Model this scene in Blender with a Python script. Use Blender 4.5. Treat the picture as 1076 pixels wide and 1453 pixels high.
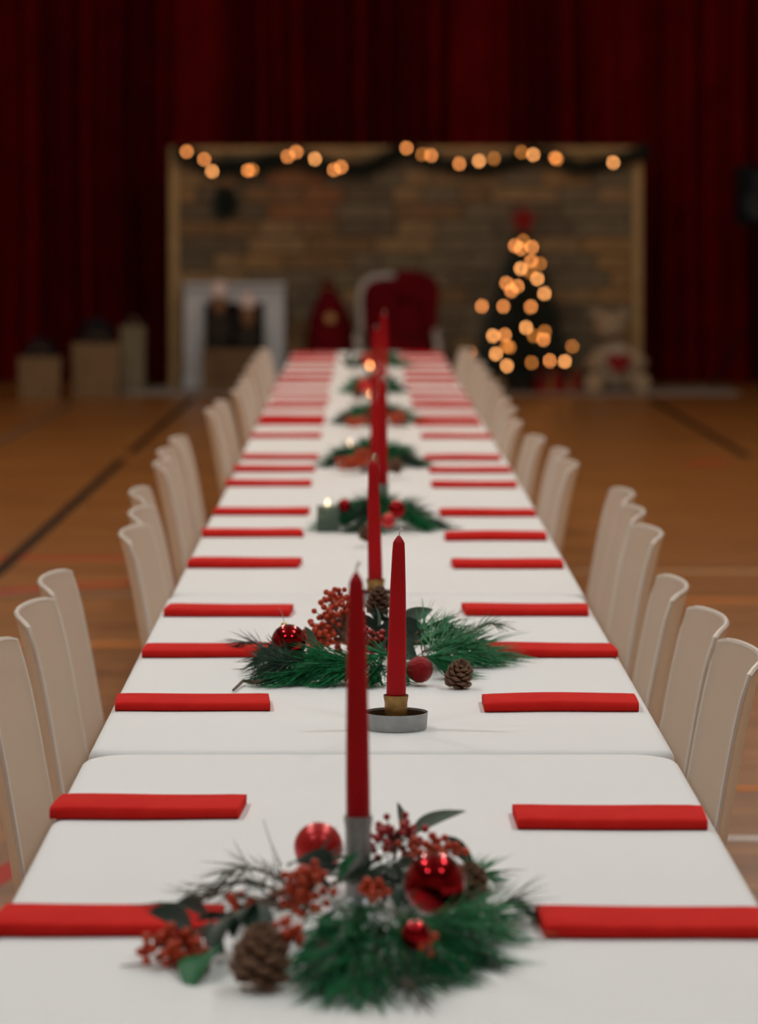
import bpy, math, random
from mathutils import Vector, Matrix, Euler, noise
random.seed(7)
S = bpy.context.scene
for o in list(bpy.data.objects):
    bpy.data.objects.remove(o)
COL = S.collection
R = math.radians
PI = math.pi

# ------------------------------------------------------------------ camera
F = 4870.0                      # focal length in photo pixels (1076 x 1453)
VX, VY = 515.0, 306.0           # vanishing point of the table's long edges
CZ = 1.412                      # camera height
TZ = 0.74                       # cloth surface
cam = bpy.data.cameras.new('camera')
cam.sensor_fit = 'VERTICAL'
cam.sensor_height = 36.0
cam.sensor_width = 36.0
cam.lens = F / 1453.0 * 36.0
cam.shift_x = (538.0 - VX) / 1453.0
cam.shift_y = -(726.5 - VY) / 1453.0
cam.clip_end = 120
cam.dof.use_dof = True
cam.dof.focus_distance = 4.48
cam.dof.aperture_fstop = 5.45
camo = bpy.data.objects.new('camera', cam)
COL.objects.link(camo)
camo.location = (0, 0, CZ)
camo.rotation_euler = (R(90), 0, 0)
S.camera = camo

# ------------------------------------------------------------------ world, exposure
w = bpy.data.worlds.new('world')
S.world = w
w.use_nodes = True
w.node_tree.nodes['Background'].inputs[0].default_value = (0.5, 0.42, 0.36, 1)
w.node_tree.nodes['Background'].inputs[1].default_value = 0.05
S.view_settings.view_transform = 'Standard'
S.view_settings.look = 'None'
S.view_settings.gamma = 1
S.view_settings.use_curve_mapping = False
S.view_settings.exposure = 0.16

# ceiling lamps of the hall (x, y, power, colour); the last pair is added to brighten the stage
LAMP_Z = 6.0
LAMPS = []
for yy, pw in ((0.5, 120), (5.0, 215), (9.5, 172), (14.0, 165), (19.5, 195)):
    for xx in (-2.7, 2.5):
        warm = (0.87, 0.965, 1.0) if yy < 7 else (1.0, 0.90, 0.80)
        LAMPS.append((xx, yy, pw, warm))

# ------------------------------------------------------------------ helpers
def at(px, py, z=TZ):
    """point where the ray through a photo pixel meets the height z"""
    d = F * (CZ - z) / (py - VY)
    return Vector(((px - VX) * d / F, d, z))

def atd(px, py, d):
    return Vector(((px - VX) * d / F, d, CZ - (py - VY) * d / F))

def tag(o, label=None, cat=None, group=None, kind=None):
    if label: o['label'] = label
    if cat: o['category'] = cat
    if group: o['group'] = group
    if kind: o['kind'] = kind
    return o

def empty(name, loc=(0, 0, 0), rz=0.0, label=None, cat=None, group=None):
    o = bpy.data.objects.new(name, None)
    o.empty_display_size = 0.05
    COL.objects.link(o)
    o.location = loc
    o.rotation_euler = (0, 0, rz)
    return tag(o, label, cat, group)

def link(name, me, parent=None, loc=None, rot=None, scale=None):
    o = bpy.data.objects.new(name, me)
    COL.objects.link(o)
    if parent: o.parent = parent
    if loc is not None: o.location = loc
    if rot is not None: o.rotation_euler = rot
    if scale is not None: o.scale = scale if hasattr(scale, '__len__') else (scale,) * 3
    return o

def copy_tree(o, parent=None):
    c = o.copy()
    COL.objects.link(c)
    if parent: c.parent = parent
    for ch in list(o.children):
        copy_tree(ch, c)
    return c

class MB:
    """collects shapes and links them as one mesh"""
    def __init__(self):
        self.v = []; self.f = []
    def add(self, vs, fs):
        k = len(self.v)
        self.v += [tuple(p) for p in vs]
        self.f += [tuple(i + k for i in f) for f in fs]
        return self
    def box(self, c, s, rot=None, taper=1.0):
        cx, cy, cz = c; hx, hy, hz = s[0] / 2, s[1] / 2, s[2] / 2
        vs = []
        for z in (-1, 1):
            t = taper if z > 0 else 1.0
            for x, y in ((-1, -1), (1, -1), (1, 1), (-1, 1)):
                vs.append(Vector((x * hx * t, y * hy * t, z * hz)))
        if rot is not None:
            m = Euler(rot).to_matrix()
            vs = [m @ p for p in vs]
        vs = [p + Vector(c) for p in vs]
        return self.add(vs, [(3, 2, 1, 0), (4, 5, 6, 7), (0, 1, 5, 4), (1, 2, 6, 5), (2, 3, 7, 6), (3, 0, 4, 7)])
    def rbox(self, c, s, r=0.01, taper=1.0):
        """box with rounded vertical corners and chamfered top and bottom"""
        hx, hy, hz = s[0] / 2, s[1] / 2, s[2] / 2
        rings = []
        for z, ins in ((-hz, r * 0.7), (-hz + r * 0.3, r * 0.2), (-hz + r, 0), (hz - r, 0), (hz - r * 0.3, r * 0.2), (hz, r * 0.7)):
            t = 1 + (taper - 1) * (z + hz) / (2 * hz)
            rings.append([(c[0] + x * t, c[1] + y * t, c[2] + z) for x, y in rrect(hx - ins, hy - ins, max(r - ins * 0.5, r * 0.3), 3)])
        return self.loft(rings)
    def loft(self, rings, cap=True, closed=True):
        n = len(rings[0]); vs = []; fs = []
        for r in rings: vs += list(r)
        for i in range(len(rings) - 1):
            for j in range(n if closed else n - 1):
                a = i * n + j; b = i * n + (j + 1) % n
                fs.append((a, b, b + n, a + n))
        if cap:
            fs.append(tuple(range(n - 1, -1, -1)))
            fs.append(tuple(range((len(rings) - 1) * n, len(rings) * n)))
        return self.add(vs, fs)
    def tube(self, pts, rad, n=6, cap=True):
        pts = [Vector(p) for p in pts]
        if not hasattr(rad, '__len__'): rad = [rad] * len(pts)
        rings = []
        up = Vector((0.13, 0.21, 1)).normalized()
        for i, p in enumerate(pts):
            d = (pts[min(i + 1, len(pts) - 1)] - pts[max(i - 1, 0)])
            d = d.normalized() if d.length > 1e-9 else Vector((0, 0, 1))
            u = d.cross(up)
            if u.length < 0.05: u = d.cross(Vector((1, 0, 0)))
            u.normalize(); v = d.cross(u)
            rings.append([p + rad[i] * (math.cos(2 * PI * k / n) * u - math.sin(2 * PI * k / n) * v) for k in range(n)])
        return self.loft(rings, cap)
    def lathe(self, prof, n=24, c=(0, 0, 0), mat=None):
        rings = []
        for r, z in prof:
            ring = [Vector((r * math.cos(2 * PI * k / n), r * math.sin(2 * PI * k / n), z)) for k in range(n)]
            if mat is not None: ring = [mat @ p for p in ring]
            rings.append([p + Vector(c) for p in ring])
        return self.loft(rings)
    def ball(self, c, r, n=16, m=10, squash=(1, 1, 1)):
        rings = []
        for i in range(m + 1):
            a = PI * (i + 0.02 * (1 if i == 0 else (-1 if i == m else 0))) / m
            rr = math.sin(a) * r; z = -math.cos(a) * r
            rings.append([(c[0] + rr * math.cos(2 * PI * k / n) * squash[0], c[1] + rr * math.sin(2 * PI * k / n) * squash[1], c[2] + z * squash[2]) for k in range(n)])
        return self.loft(rings)
    def mesh(self, name, mat, smooth=True):
        me = bpy.data.meshes.new(name)
        me.from_pydata(self.v, [], self.f)
        me.validate()
        if mat: me.materials.append(mat)
        if smooth:
            me.polygons.foreach_set('use_smooth', [True] * len(me.polygons))
            try: me.set_sharp_from_angle(angle=R(42))
            except Exception: pass
        me.update()
        return me
    def build(self, name, mat, parent=None, smooth=True, loc=None):
        return link(name, self.mesh(name, mat, smooth), parent, loc)

def rrect(hx, hy, r, n=6):
    r = min(r, hx, hy); out = []
    for cx, cy, a0 in ((hx - r, hy - r, 0), (-hx + r, hy - r, 90), (-hx + r, -hy + r, 180), (hx - r, -hy + r, 270)):
        for k in range(n + 1):
            a = R(a0 + 90 * k / n)
            out.append((cx + r * math.cos(a), cy + r * math.sin(a)))
    return out

# ------------------------------------------------------------------ materials
def mat(name, col, rough=0.6, metal=0.0, noise_scale=0, col2=None, bump=0.0, bump_scale=200, spec=0.5, sheen=0, coat=0, emis=None, estr=0, detail=3):
    m = bpy.data.materials.new(name)
    m.use_nodes = True
    nt = m.node_tree; b = nt.nodes['Principled BSDF']
    b.inputs['Base Color'].default_value = (*col, 1)
    b.inputs['Roughness'].default_value = rough
    b.inputs['Metallic'].default_value = metal
    b.inputs['Specular IOR Level'].default_value = spec
    if sheen: b.inputs['Sheen Weight'].default_value = sheen
    if coat: b.inputs['Coat Weight'].default_value = coat; b.inputs['Coat Roughness'].default_value = 0.15
    if emis:
        b.inputs['Emission Color'].default_value = (*emis, 1)
        b.inputs['Emission Strength'].default_value = estr
    tc = nt.nodes.new('ShaderNodeTexCoord')
    if col2:
        n = nt.nodes.new('ShaderNodeTexNoise'); n.inputs['Scale'].default_value = noise_scale; n.inputs['Detail'].default_value = detail
        nt.links.new(tc.outputs['Object'], n.inputs['Vector'])
        r = nt.nodes.new('ShaderNodeValToRGB')
        r.color_ramp.elements[0].position = 0.35; r.color_ramp.elements[1].position = 0.65
        r.color_ramp.elements[0].color = (*col, 1); r.color_ramp.elements[1].color = (*col2, 1)
        nt.links.new(n.outputs['Fac'], r.inputs['Fac'])
        nt.links.new(r.outputs['Color'], b.inputs['Base Color'])
    if bump:
        n2 = nt.nodes.new('ShaderNodeTexNoise'); n2.inputs['Scale'].default_value = bump_scale; n2.inputs['Detail'].default_value = 4
        nt.links.new(tc.outputs['Object'], n2.inputs['Vector'])
        bp = nt.nodes.new('ShaderNodeBump'); bp.inputs['Strength'].default_value = bump; bp.inputs['Distance'].default_value = 0.004
        nt.links.new(n2.outputs['Fac'], bp.inputs['Height'])
        nt.links.new(bp.outputs['Normal'], b.inputs['Normal'])
    return m

def mat_wood_floor():
    m = bpy.data.materials.new('gym_floor_wood'); m.use_nodes = True
    nt = m.node_tree; b = nt.nodes['Principled BSDF']
    tc = nt.nodes.new('ShaderNodeTexCoord')
    br = nt.nodes.new('ShaderNodeTexBrick')
    br.inputs['Scale'].default_value = 1.0
    br.inputs['Brick Width'].default_value = 1.6; br.inputs['Row Height'].default_value = 0.075
    br.inputs['Mortar Size'].default_value = 0.002
    br.inputs['Color1'].default_value = (0.40, 0.175, 0.045, 1); br.inputs['Color2'].default_value = (0.29, 0.115, 0.027, 1)
    br.inputs['Mortar'].default_value = (0.12, 0.045, 0.012, 1)
    nt.links.new(tc.outputs['Object'], br.inputs['Vector'])
    mp = nt.nodes.new('ShaderNodeMapping'); mp.inputs['Scale'].default_value = (0.5, 9, 1)
    nt.links.new(tc.outputs['Object'], mp.inputs['Vector'])
    n = nt.nodes.new('ShaderNodeTexNoise'); n.inputs['Scale'].default_value = 1.2; n.inputs['Detail'].default_value = 5
    nt.links.new(mp.outputs['Vector'], n.inputs['Vector'])
    r = nt.nodes.new('ShaderNodeValToRGB')
    r.color_ramp.elements[0].position = 0.3; r.color_ramp.elements[0].color = (0.50, 0.42, 0.36, 1)
    r.color_ramp.elements[1].position = 0.7; r.color_ramp.elements[1].color = (1.15, 1.1, 1.05, 1)
    nt.links.new(n.outputs['Fac'], r.inputs['Fac'])
    mx = nt.nodes.new('ShaderNodeMixRGB'); mx.blend_type = 'MULTIPLY'; mx.inputs[0].default_value = 0.8
    nt.links.new(br.outputs['Color'], mx.inputs[1]); nt.links.new(r.outputs['Color'], mx.inputs[2])
    nt.links.new(mx.outputs['Color'], b.inputs['Base Color'])
    b.inputs['Roughness'].default_value = 0.34
    b.inputs['Specular IOR Level'].default_value = 0.35
    return m

def mat_plastic():
    m = bpy.data.materials.new('frosted_plastic'); m.use_nodes = True
    nt = m.node_tree; b = nt.nodes['Principled BSDF']; out = nt.nodes['Material Output']
    b.inputs['Base Color'].default_value = (0.90, 0.80, 0.69, 1)
    b.inputs['Roughness'].default_value = 0.32
    tl = nt.nodes.new('ShaderNodeBsdfTranslucent'); tl.inputs['Color'].default_value = (0.88, 0.76, 0.62, 1)
    tp = nt.nodes.new('ShaderNodeBsdfTransparent'); tp.inputs['Color'].default_value = (0.92, 0.86, 0.8, 1)
    m1 = nt.nodes.new('ShaderNodeMixShader'); m1.inputs[0].default_value = 0.35
    m2 = nt.nodes.new('ShaderNodeMixShader'); m2.inputs[0].default_value = 0.24
    nt.links.new(b.outputs[0], m1.inputs[1]); nt.links.new(tl.outputs[0], m1.inputs[2])
    nt.links.new(m1.outputs[0], m2.inputs[1]); nt.links.new(tp.outputs[0], m2.inputs[2])
    nt.links.new(m2.outputs[0], out.inputs['Surface'])
    return m

M = {}
M['floor'] = mat_wood_floor()
M['plastic'] = mat_plastic()
M['plastic_rim'] = mat('plastic_rim', (0.80, 0.71, 0.62), 0.3)
M['wall'] = mat('wall_paint', (0.50, 0.43, 0.36), 0.8, noise_scale=2, col2=(0.53, 0.46, 0.39))
M['ceil'] = mat('ceiling_paint', (0.34, 0.30, 0.26), 0.9, noise_scale=2, col2=(0.37, 0.32, 0.28))
M['cloth'] = mat('white_cloth', (0.80, 0.79, 0.775), 0.85, noise_scale=1.5, col2=(0.78, 0.765, 0.75), bump=0.25, bump_scale=9, sheen=0.1, spec=0.2)
M['napkin'] = mat('red_napkin', (0.56, 0.016, 0.013), 0.85, noise_scale=30, col2=(0.61, 0.021, 0.016), bump=0.12, bump_scale=500, spec=0.05)
M['wax'] = mat('red_wax', (0.43, 0.002, 0.006), 0.5, spec=0.2, noise_scale=20, col2=(0.38, 0.002, 0.005))
M['wick'] = mat('wick', (0.75, 0.68, 0.6), 0.9)
M['brass'] = mat('brass', (0.36, 0.21, 0.075), 0.28, 1.0, noise_scale=70, col2=(0.20, 0.115, 0.04))
M['zinc'] = mat('zinc', (0.36, 0.37, 0.37), 0.45, 0.6, noise_scale=60, col2=(0.30, 0.31, 0.31))
M['tray_in'] = mat('dark_bronze', (0.10, 0.065, 0.035), 0.4, 0.7)  # darker colour for the inside of the candle tray
M['green'] = mat('pine_green', (0.002, 0.065, 0.022), 0.55, noise_scale=110, col2=(0.014, 0.25, 0.082), spec=0.25)
M['green_dark'] = mat('pine_dark', (0.018, 0.045, 0.028), 0.55, noise_scale=30, col2=(0.04, 0.075, 0.048), spec=0.15)
M['needle_dry'] = mat('needle_grey', (0.055, 0.06, 0.05), 0.6, noise_scale=30, col2=(0.09, 0.09, 0.07), spec=0.15)
M['twig'] = mat('twig', (0.085, 0.05, 0.03), 0.8, noise_scale=60, col2=(0.16, 0.1, 0.065))
M['leaf'] = mat('leaf_green', (0.014, 0.034, 0.022), 0.5, noise_scale=25, col2=(0.025, 0.05, 0.034), spec=0.15)
M['leaf_pale'] = mat('leaf_sage', (0.12, 0.16, 0.12), 0.55, noise_scale=25, col2=(0.15, 0.19, 0.145), spec=0.15)
M['leaf_vivid'] = mat('leaf_vivid', (0.008, 0.11, 0.04), 0.5, noise_scale=25, col2=(0.015, 0.14, 0.05), spec=0.15)
M['berry'] = mat('berry', (0.44, 0.032, 0.007), 0.4, spec=0.35, noise_scale=60, col2=(0.52, 0.055, 0.011))
M['berry_deep'] = mat('berry_deep', (0.36, 0.010, 0.010), 0.35)
M['bauble'] = mat('bauble_gloss', (0.27, 0.002, 0.005), 0.05, 1.0, coat=0.12)
M['bauble_matte'] = mat('bauble_matte', (0.48, 0.012, 0.012), 0.32, 0.4)
M['bauble_glitter'] = mat('bauble_glitter', (0.26, 0.003, 0.006), 0.22, 0.7, bump=1.0, bump_scale=420)
M['cap'] = mat('bauble_cap', (0.6, 0.42, 0.16), 0.3, 1.0)
M['cone'] = mat('pinecone', (0.115, 0.052, 0.024), 0.7, noise_scale=90, col2=(0.20, 0.10, 0.052))
M['cone_in'] = mat('pinecone_core', (0.035, 0.018, 0.01), 0.9)
M['curtain'] = mat('red_velvet', (0.115, 0.0010, 0.0018), 0.95, noise_scale=3, col2=(0.085, 0.0008, 0.0014), spec=0.05)
M['speaker'] = mat('speaker_black', (0.003, 0.0035, 0.0035), 0.7, spec=0.1)
M['speaker_cone'] = mat('speaker_cone', (0.010, 0.011, 0.010), 0.5, spec=0.2)
M['mat'] = mat('grey_carpet', (0.30, 0.26, 0.22), 0.95, noise_scale=40, col2=(0.26, 0.225, 0.19))
M['white_paint'] = mat('white_paint', (0.52, 0.52, 0.53), 0.6, noise_scale=6, col2=(0.48, 0.48, 0.485))
M['black'] = mat('matt_black', (0.010, 0.008, 0.007), 0.9)  # flat black for firebox, lamp cords and the bear's eyes and nose
M['edge'] = mat('tan_edge', (0.40, 0.25, 0.10), 0.8, noise_scale=8, col2=(0.32, 0.20, 0.08))
BR = [mat('brick_%s' % n, c, 0.9, noise_scale=14, col2=tuple(x * 0.75 for x in c), bump=0.5, bump_scale=60) for n, c in
      (('tan', (0.27, 0.165, 0.072)), ('grey', (0.17, 0.125, 0.072)), ('brown', (0.20, 0.11, 0.045)), ('ochre', (0.29, 0.16, 0.058)), ('dark', (0.125, 0.088, 0.05)), ('rust', (0.24, 0.10, 0.038)))]
M['mortar'] = mat('mortar', (0.10, 0.075, 0.045), 0.95)
M['tree'] = mat('tree_needles', (0.008, 0.020, 0.016), 0.7, noise_scale=6, col2=(0.012, 0.028, 0.022))
M['garland'] = mat('garland_needles', (0.010, 0.018, 0.012), 0.7, noise_scale=6, col2=(0.015, 0.026, 0.016))
M['bulb'] = mat('warm_bulb', (1, 0.6, 0.25), 0.4, emis=(1.0, 0.33, 0.085), estr=8.5)
M['bulb_bright'] = mat('warm_bulb_bright', (1, 0.6, 0.25), 0.4, emis=(1.0, 0.40, 0.12), estr=11)
M['bulb_dim'] = mat('warm_bulb_dim', (1, 0.6, 0.25), 0.4, emis=(1.0, 0.33, 0.06), estr=4)
M['wire'] = mat('light_wire', (0.01, 0.02, 0.012), 0.6)
M['red_velvet'] = mat('red_upholstery', (0.12, 0.0015, 0.004), 0.9, noise_scale=6, col2=(0.085, 0.001, 0.003), spec=0.1)
M['fur'] = mat('white_fur', (0.46, 0.42, 0.37), 0.95, noise_scale=40, col2=(0.36, 0.33, 0.29), bump=0.8, bump_scale=80)
M['gold'] = mat('dull_gold', (0.30, 0.15, 0.035), 0.5, 0.3)
M['bear'] = mat('bear_plush', (0.36, 0.26, 0.16), 0.95, noise_scale=30, col2=(0.30, 0.21, 0.12), bump=0.8, bump_scale=120)
M['bear_belly'] = mat('bear_belly', (0.36, 0.29, 0.21), 0.95, bump=0.8, bump_scale=120)
M['toy_red'] = mat('toy_red', (0.20, 0.006, 0.006), 0.8, spec=0.2)
M['kraft'] = mat('kraft_paper', (0.20, 0.115, 0.05), 0.85, noise_scale=8, col2=(0.16, 0.09, 0.04))
M['kraft_pale'] = mat('pale_card', (0.19, 0.155, 0.09), 0.85, noise_scale=8, col2=(0.155, 0.125, 0.07))
M['dark_cloth'] = mat('dark_cloth', (0.010, 0.010, 0.013), 0.95, noise_scale=12, col2=(0.016, 0.011, 0.011), spec=0.1)
M['crate'] = mat('brown_crate', (0.16, 0.085, 0.03), 0.8, noise_scale=12, col2=(0.11, 0.06, 0.022))
M['cap_pink'] = mat('pale_pink_knit', (0.70, 0.55, 0.50), 0.95, bump=0.6, bump_scale=150)
M['doll_face'] = mat('doll_brown', (0.20, 0.095, 0.04), 0.8)
M['doll_body'] = mat('doll_dark', (0.020, 0.013, 0.008), 0.9)
M['metal'] = mat('table_leg_metal', (0.25, 0.25, 0.26), 0.4, 0.8)
M['tabletop'] = mat('tabletop_board', (0.55, 0.54, 0.52), 0.6)
M['lamp_house'] = mat('lamp_housing', (0.3, 0.3, 0.3), 0.5)
M['line_black'] = mat('line_black', (0.012, 0.009, 0.007), 0.8, spec=0.1)
M['line_grey'] = mat('line_grey', (0.12, 0.085, 0.06), 0.5)
M['line_white'] = mat('line_white', (0.60, 0.56, 0.52), 0.45)
M['line_orange'] = mat('line_orange', (0.68, 0.20, 0.02), 0.6, spec=0.2)
M['line_red'] = mat('line_red', (0.45, 0.022, 0.010), 0.6, spec=0.2)
M['line_tan'] = mat('line_tan', (0.42, 0.25, 0.12), 0.45)
M['flame'] = mat('tealight_flame', (1, 0.8, 0.6), 0.4, emis=(1.0, 0.72, 0.42), estr=3)
M['flame_orange'] = mat('tealight_flame_orange', (1, 0.6, 0.3), 0.4, emis=(1.0, 0.36, 0.10), estr=9)
M['alu'] = mat('tealight_cup', (0.6, 0.6, 0.6), 0.35, 0.9)

def mat_glass():
    m = bpy.data.materials.new('frosted_glass'); m.use_nodes = True
    nt = m.node_tree; b = nt.nodes['Principled BSDF']; out = nt.nodes['Material Output']
    b.inputs['Base Color'].default_value = (0.20, 0.24, 0.20, 1); b.inputs['Roughness'].default_value = 0.35
    tp = nt.nodes.new('ShaderNodeBsdfTransparent'); tp.inputs['Color'].default_value = (0.75, 0.82, 0.74, 1)
    mx = nt.nodes.new('ShaderNodeMixShader'); mx.inputs[0].default_value = 0.68
    nt.links.new(b.outputs[0], mx.inputs[1]); nt.links.new(tp.outputs[0], mx.inputs[2]); nt.links.new(mx.outputs[0], out.inputs['Surface'])
    return m
M['glass'] = mat_glass()

# ------------------------------------------------------------------ the hall
X0, X1, Y0, Y1, ZC = -9.0, 9.0, -6.0, 30.0, 7.0
def struct(name, mb, m, parent=None, smooth=False):
    o = mb.build(name, m, parent, smooth)
    if not parent: o['kind'] = 'structure'
    return o
floor = struct('floor', MB().box(((X0 + X1) / 2, (Y0 + Y1) / 2, -0.05), (X1 - X0, Y1 - Y0, 0.1)), M['floor'])
struct('wall_back', MB().box((0, Y1 + 0.05, ZC / 2), (X1 - X0, 0.1, ZC)), M['wall'])
struct('wall_front', MB().box((0, Y0 - 0.05, ZC / 2), (X1 - X0, 0.1, ZC)), M['wall'])
struct('wall_left', MB().box((X0 - 0.05, (Y0 + Y1) / 2, ZC / 2), (0.1, Y1 - Y0, ZC)), M['wall'])
struct('wall_right', MB().box((X1 + 0.05, (Y0 + Y1) / 2, ZC / 2), (0.1, Y1 - Y0, ZC)), M['wall'])
struct('ceiling', MB().box((0, (Y0 + Y1) / 2, ZC + 0.05), (X1 - X0, Y1 - Y0, 0.1)), M['ceil'])

# painted court lines (on the floor)
def floor_line(p0, p1, width, m):
    p0 = Vector(p0); p1 = Vector(p1); d = (p1 - p0).normalized(); n = Vector((-d.y, d.x)) * width / 2
    vs = []
    for z in (0.0, 0.0015):
        for q in (p0 - n, p0 + n, p1 + n, p1 - n): vs.append((q.x, q.y, z))
    MB().add(vs, [(3, 2, 1, 0), (4, 5, 6, 7), (0, 1, 5, 4), (1, 2, 6, 5), (2, 3, 7, 6), (3, 0, 4, 7)]).build('floor_line', m, floor, False)
floor_line((-1.455, 12.6), (-1.388, 19.85), 0.055, M['line_black'])
floor_line((-1.384, 20.45), (-1.31, 26.6), 0.055, M['line_black'])
floor_line((2.255, 20.1), (2.215, 26.4), 0.055, M['line_black'])
floor_line((-2.28, 20.2), (-2.17, 26.0), 0.05, M['line_grey'])
floor_line((0.5, 7.78), (8.5, 7.78), 0.05, M['line_white'])
floor_line((0.5, 8.46), (8.5, 8.46), 0.05, M['line_orange'])
floor_line((1.30, 8.80), (8.5, 8.80), 0.06, M['line_grey'])
floor_line((0.6, 13.62), (8.5, 13.62), 0.06, M['line_tan'])
floor_line((-8.5, 12.78), (-0.6, 12.78), 0.06, M['line_grey'])
floor_line((-8.5, 14.15), (-0.5, 14.15), 0.07, M['line_red'])
floor_line((0.6, 12.6), (8.5, 12.6), 0.05, M['line_orange'])
floor_line((-8.5, 11.3), (-0.5, 11.3), 0.05, M['line_orange'])
pts = [Vector((-0.55 - 1.35 * math.sin(a), 13.25 - 1.9 * (1 - math.cos(a)))) for a in [R(6 * k) for k in range(0, 13)]]
for a, b in zip(pts[:-1], pts[1:]):
    if (a - b).length > 0: floor_line(a, b, 0.07, M['line_red'])
floor_line((-0.95, 6.6), (-0.68, 7.75), 0.07, M['line_red'])
floor_line((1.85, 19.5), (2.1, 19.7), 0.10, M['line_red'])

# unseen pendant lamps, made globes so their light reaches the stage
for xx, yy, pw, colr in LAMPS:
    t = empty('ceiling_lamp', (xx, yy, LAMP_Z), label='unseen pendant globe lamp hanging from the hall ceiling', cat='lamp', group='hall ceiling lamps')
    MB().lathe([(0.02, 0.30), (0.09, 0.29), (0.10, 0.235), (0.085, 0.235), (0.02, 0.26)], 24).build('cap', M['lamp_house'], t)
    MB().tube([(0, 0, 0.29), (0, 0, ZC - LAMP_Z)], 0.008, 6).build('cord', M['black'], t)
    L = bpy.data.lights.new('lamp_light', 'POINT'); L.shadow_soft_size = 0.18; L.energy = pw; L.color = colr
    lo = bpy.data.objects.new('lamp_light', L); COL.objects.link(lo); lo.parent = t; lo.location = (0, 0, 0.03)

# stage curtain
def curtain():
    mb = MB(); n = 760; xs0, xs1 = -7.5, 7.5; rows = (0.02, 0.5, 1.4, 2.4, 3.6, 5.2, 6.3)
    rnd = random.Random(5)
    ph = []
    x = xs0; knots = []
    while x < xs1 + 1:
        knots.append((x, rnd.choice((0.10, 0.22, 0.40, 0.60)))); x += rnd.choice((0.14, 0.20, 0.26, 0.34, 0.44))
    def fold(x):
        for (a, da), (b, db) in zip(knots[:-1], knots[1:]):
            if a <= x < b:
                t = (x - a) / (b - a)
                return math.sin(PI * t ** 1.5) ** 1.6 * da
        return 0
    base = [fold(xs0 + (xs1 - xs0) * i / n) for i in range(n + 1)]
    vs = []
    for k, z in enumerate(rows):
        for i in range(n + 1):
            x = xs0 + (xs1 - xs0) * i / n
            s = 0.012 * math.sin(z * 1.7 + i * 0.05)
            vs.append((x + s, 29.15 - base[i] * (1.05 - 0.05 * z) - 0.03 * noise.noise((x * 0.8, z * 0.4, 3)), z))
    m1 = n + 1; fs = []
    for k in range(len(rows) - 1):
        for i in range(n):
            a = k * m1 + i; fs.append((a, a + 1, a + 1 + m1, a + m1))
    mb.add(vs, fs)
    t = empty('stage_curtain', (0, 0, 0), label='dark red pleated velvet curtain hanging across the end of the hall', cat='curtain')
    mb.build('drape', M['curtain'], t)
    MB().tube([(xs0, 28.95, 6.33), (xs1, 28.95, 6.33)], 0.03, 8).build('rail', M['metal'], t)
curtain()

# ------------------------------------------------------------------ tables and cloths
TX = 0.0215; TW = 0.742; TL = 1.8; NT = 8
ORD = ['nearest', 'second from', 'third from', 'fourth from', 'fifth from', 'sixth from', 'seventh from', 'farthest from']
def cloth_outline(hx, hy, rf, rn, n=8, side=18, end=10):
    """outline counter-clockwise; far corners rf, near corners rn; extra points on straight runs"""
    out = []
    def arc(cx, cy, r, a0):
        for k in range(n + 1):
            a = R(a0 + 90 * k / n); out.append(Vector((cx + r * math.cos(a), cy + r * math.sin(a))))
    def run(p, q, m):
        for k in range(1, m): out.append(Vector(p).lerp(Vector(q), k / m))
    arc(hx - rf, hy - rf, rf, 0)
    run((hx - rf, hy), (-hx + rf, hy), end)
    arc(-hx + rf, hy - rf, rf, 90)
    run((-hx, hy - rf), (-hx, -hy + rn), side)
    arc(-hx + rn, -hy + rn, rn, 180)
    run((-hx + rn, -hy), (hx - rn, -hy), end)
    arc(hx - rn, -hy + rn, rn, 270)
    run((hx, -hy + rn), (hx, hy - rf), side)
    return out
tx_j = [0.0, 0.002, 0.006, 0.008, 0.003, 0.0, -0.001, 0.0]
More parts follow.
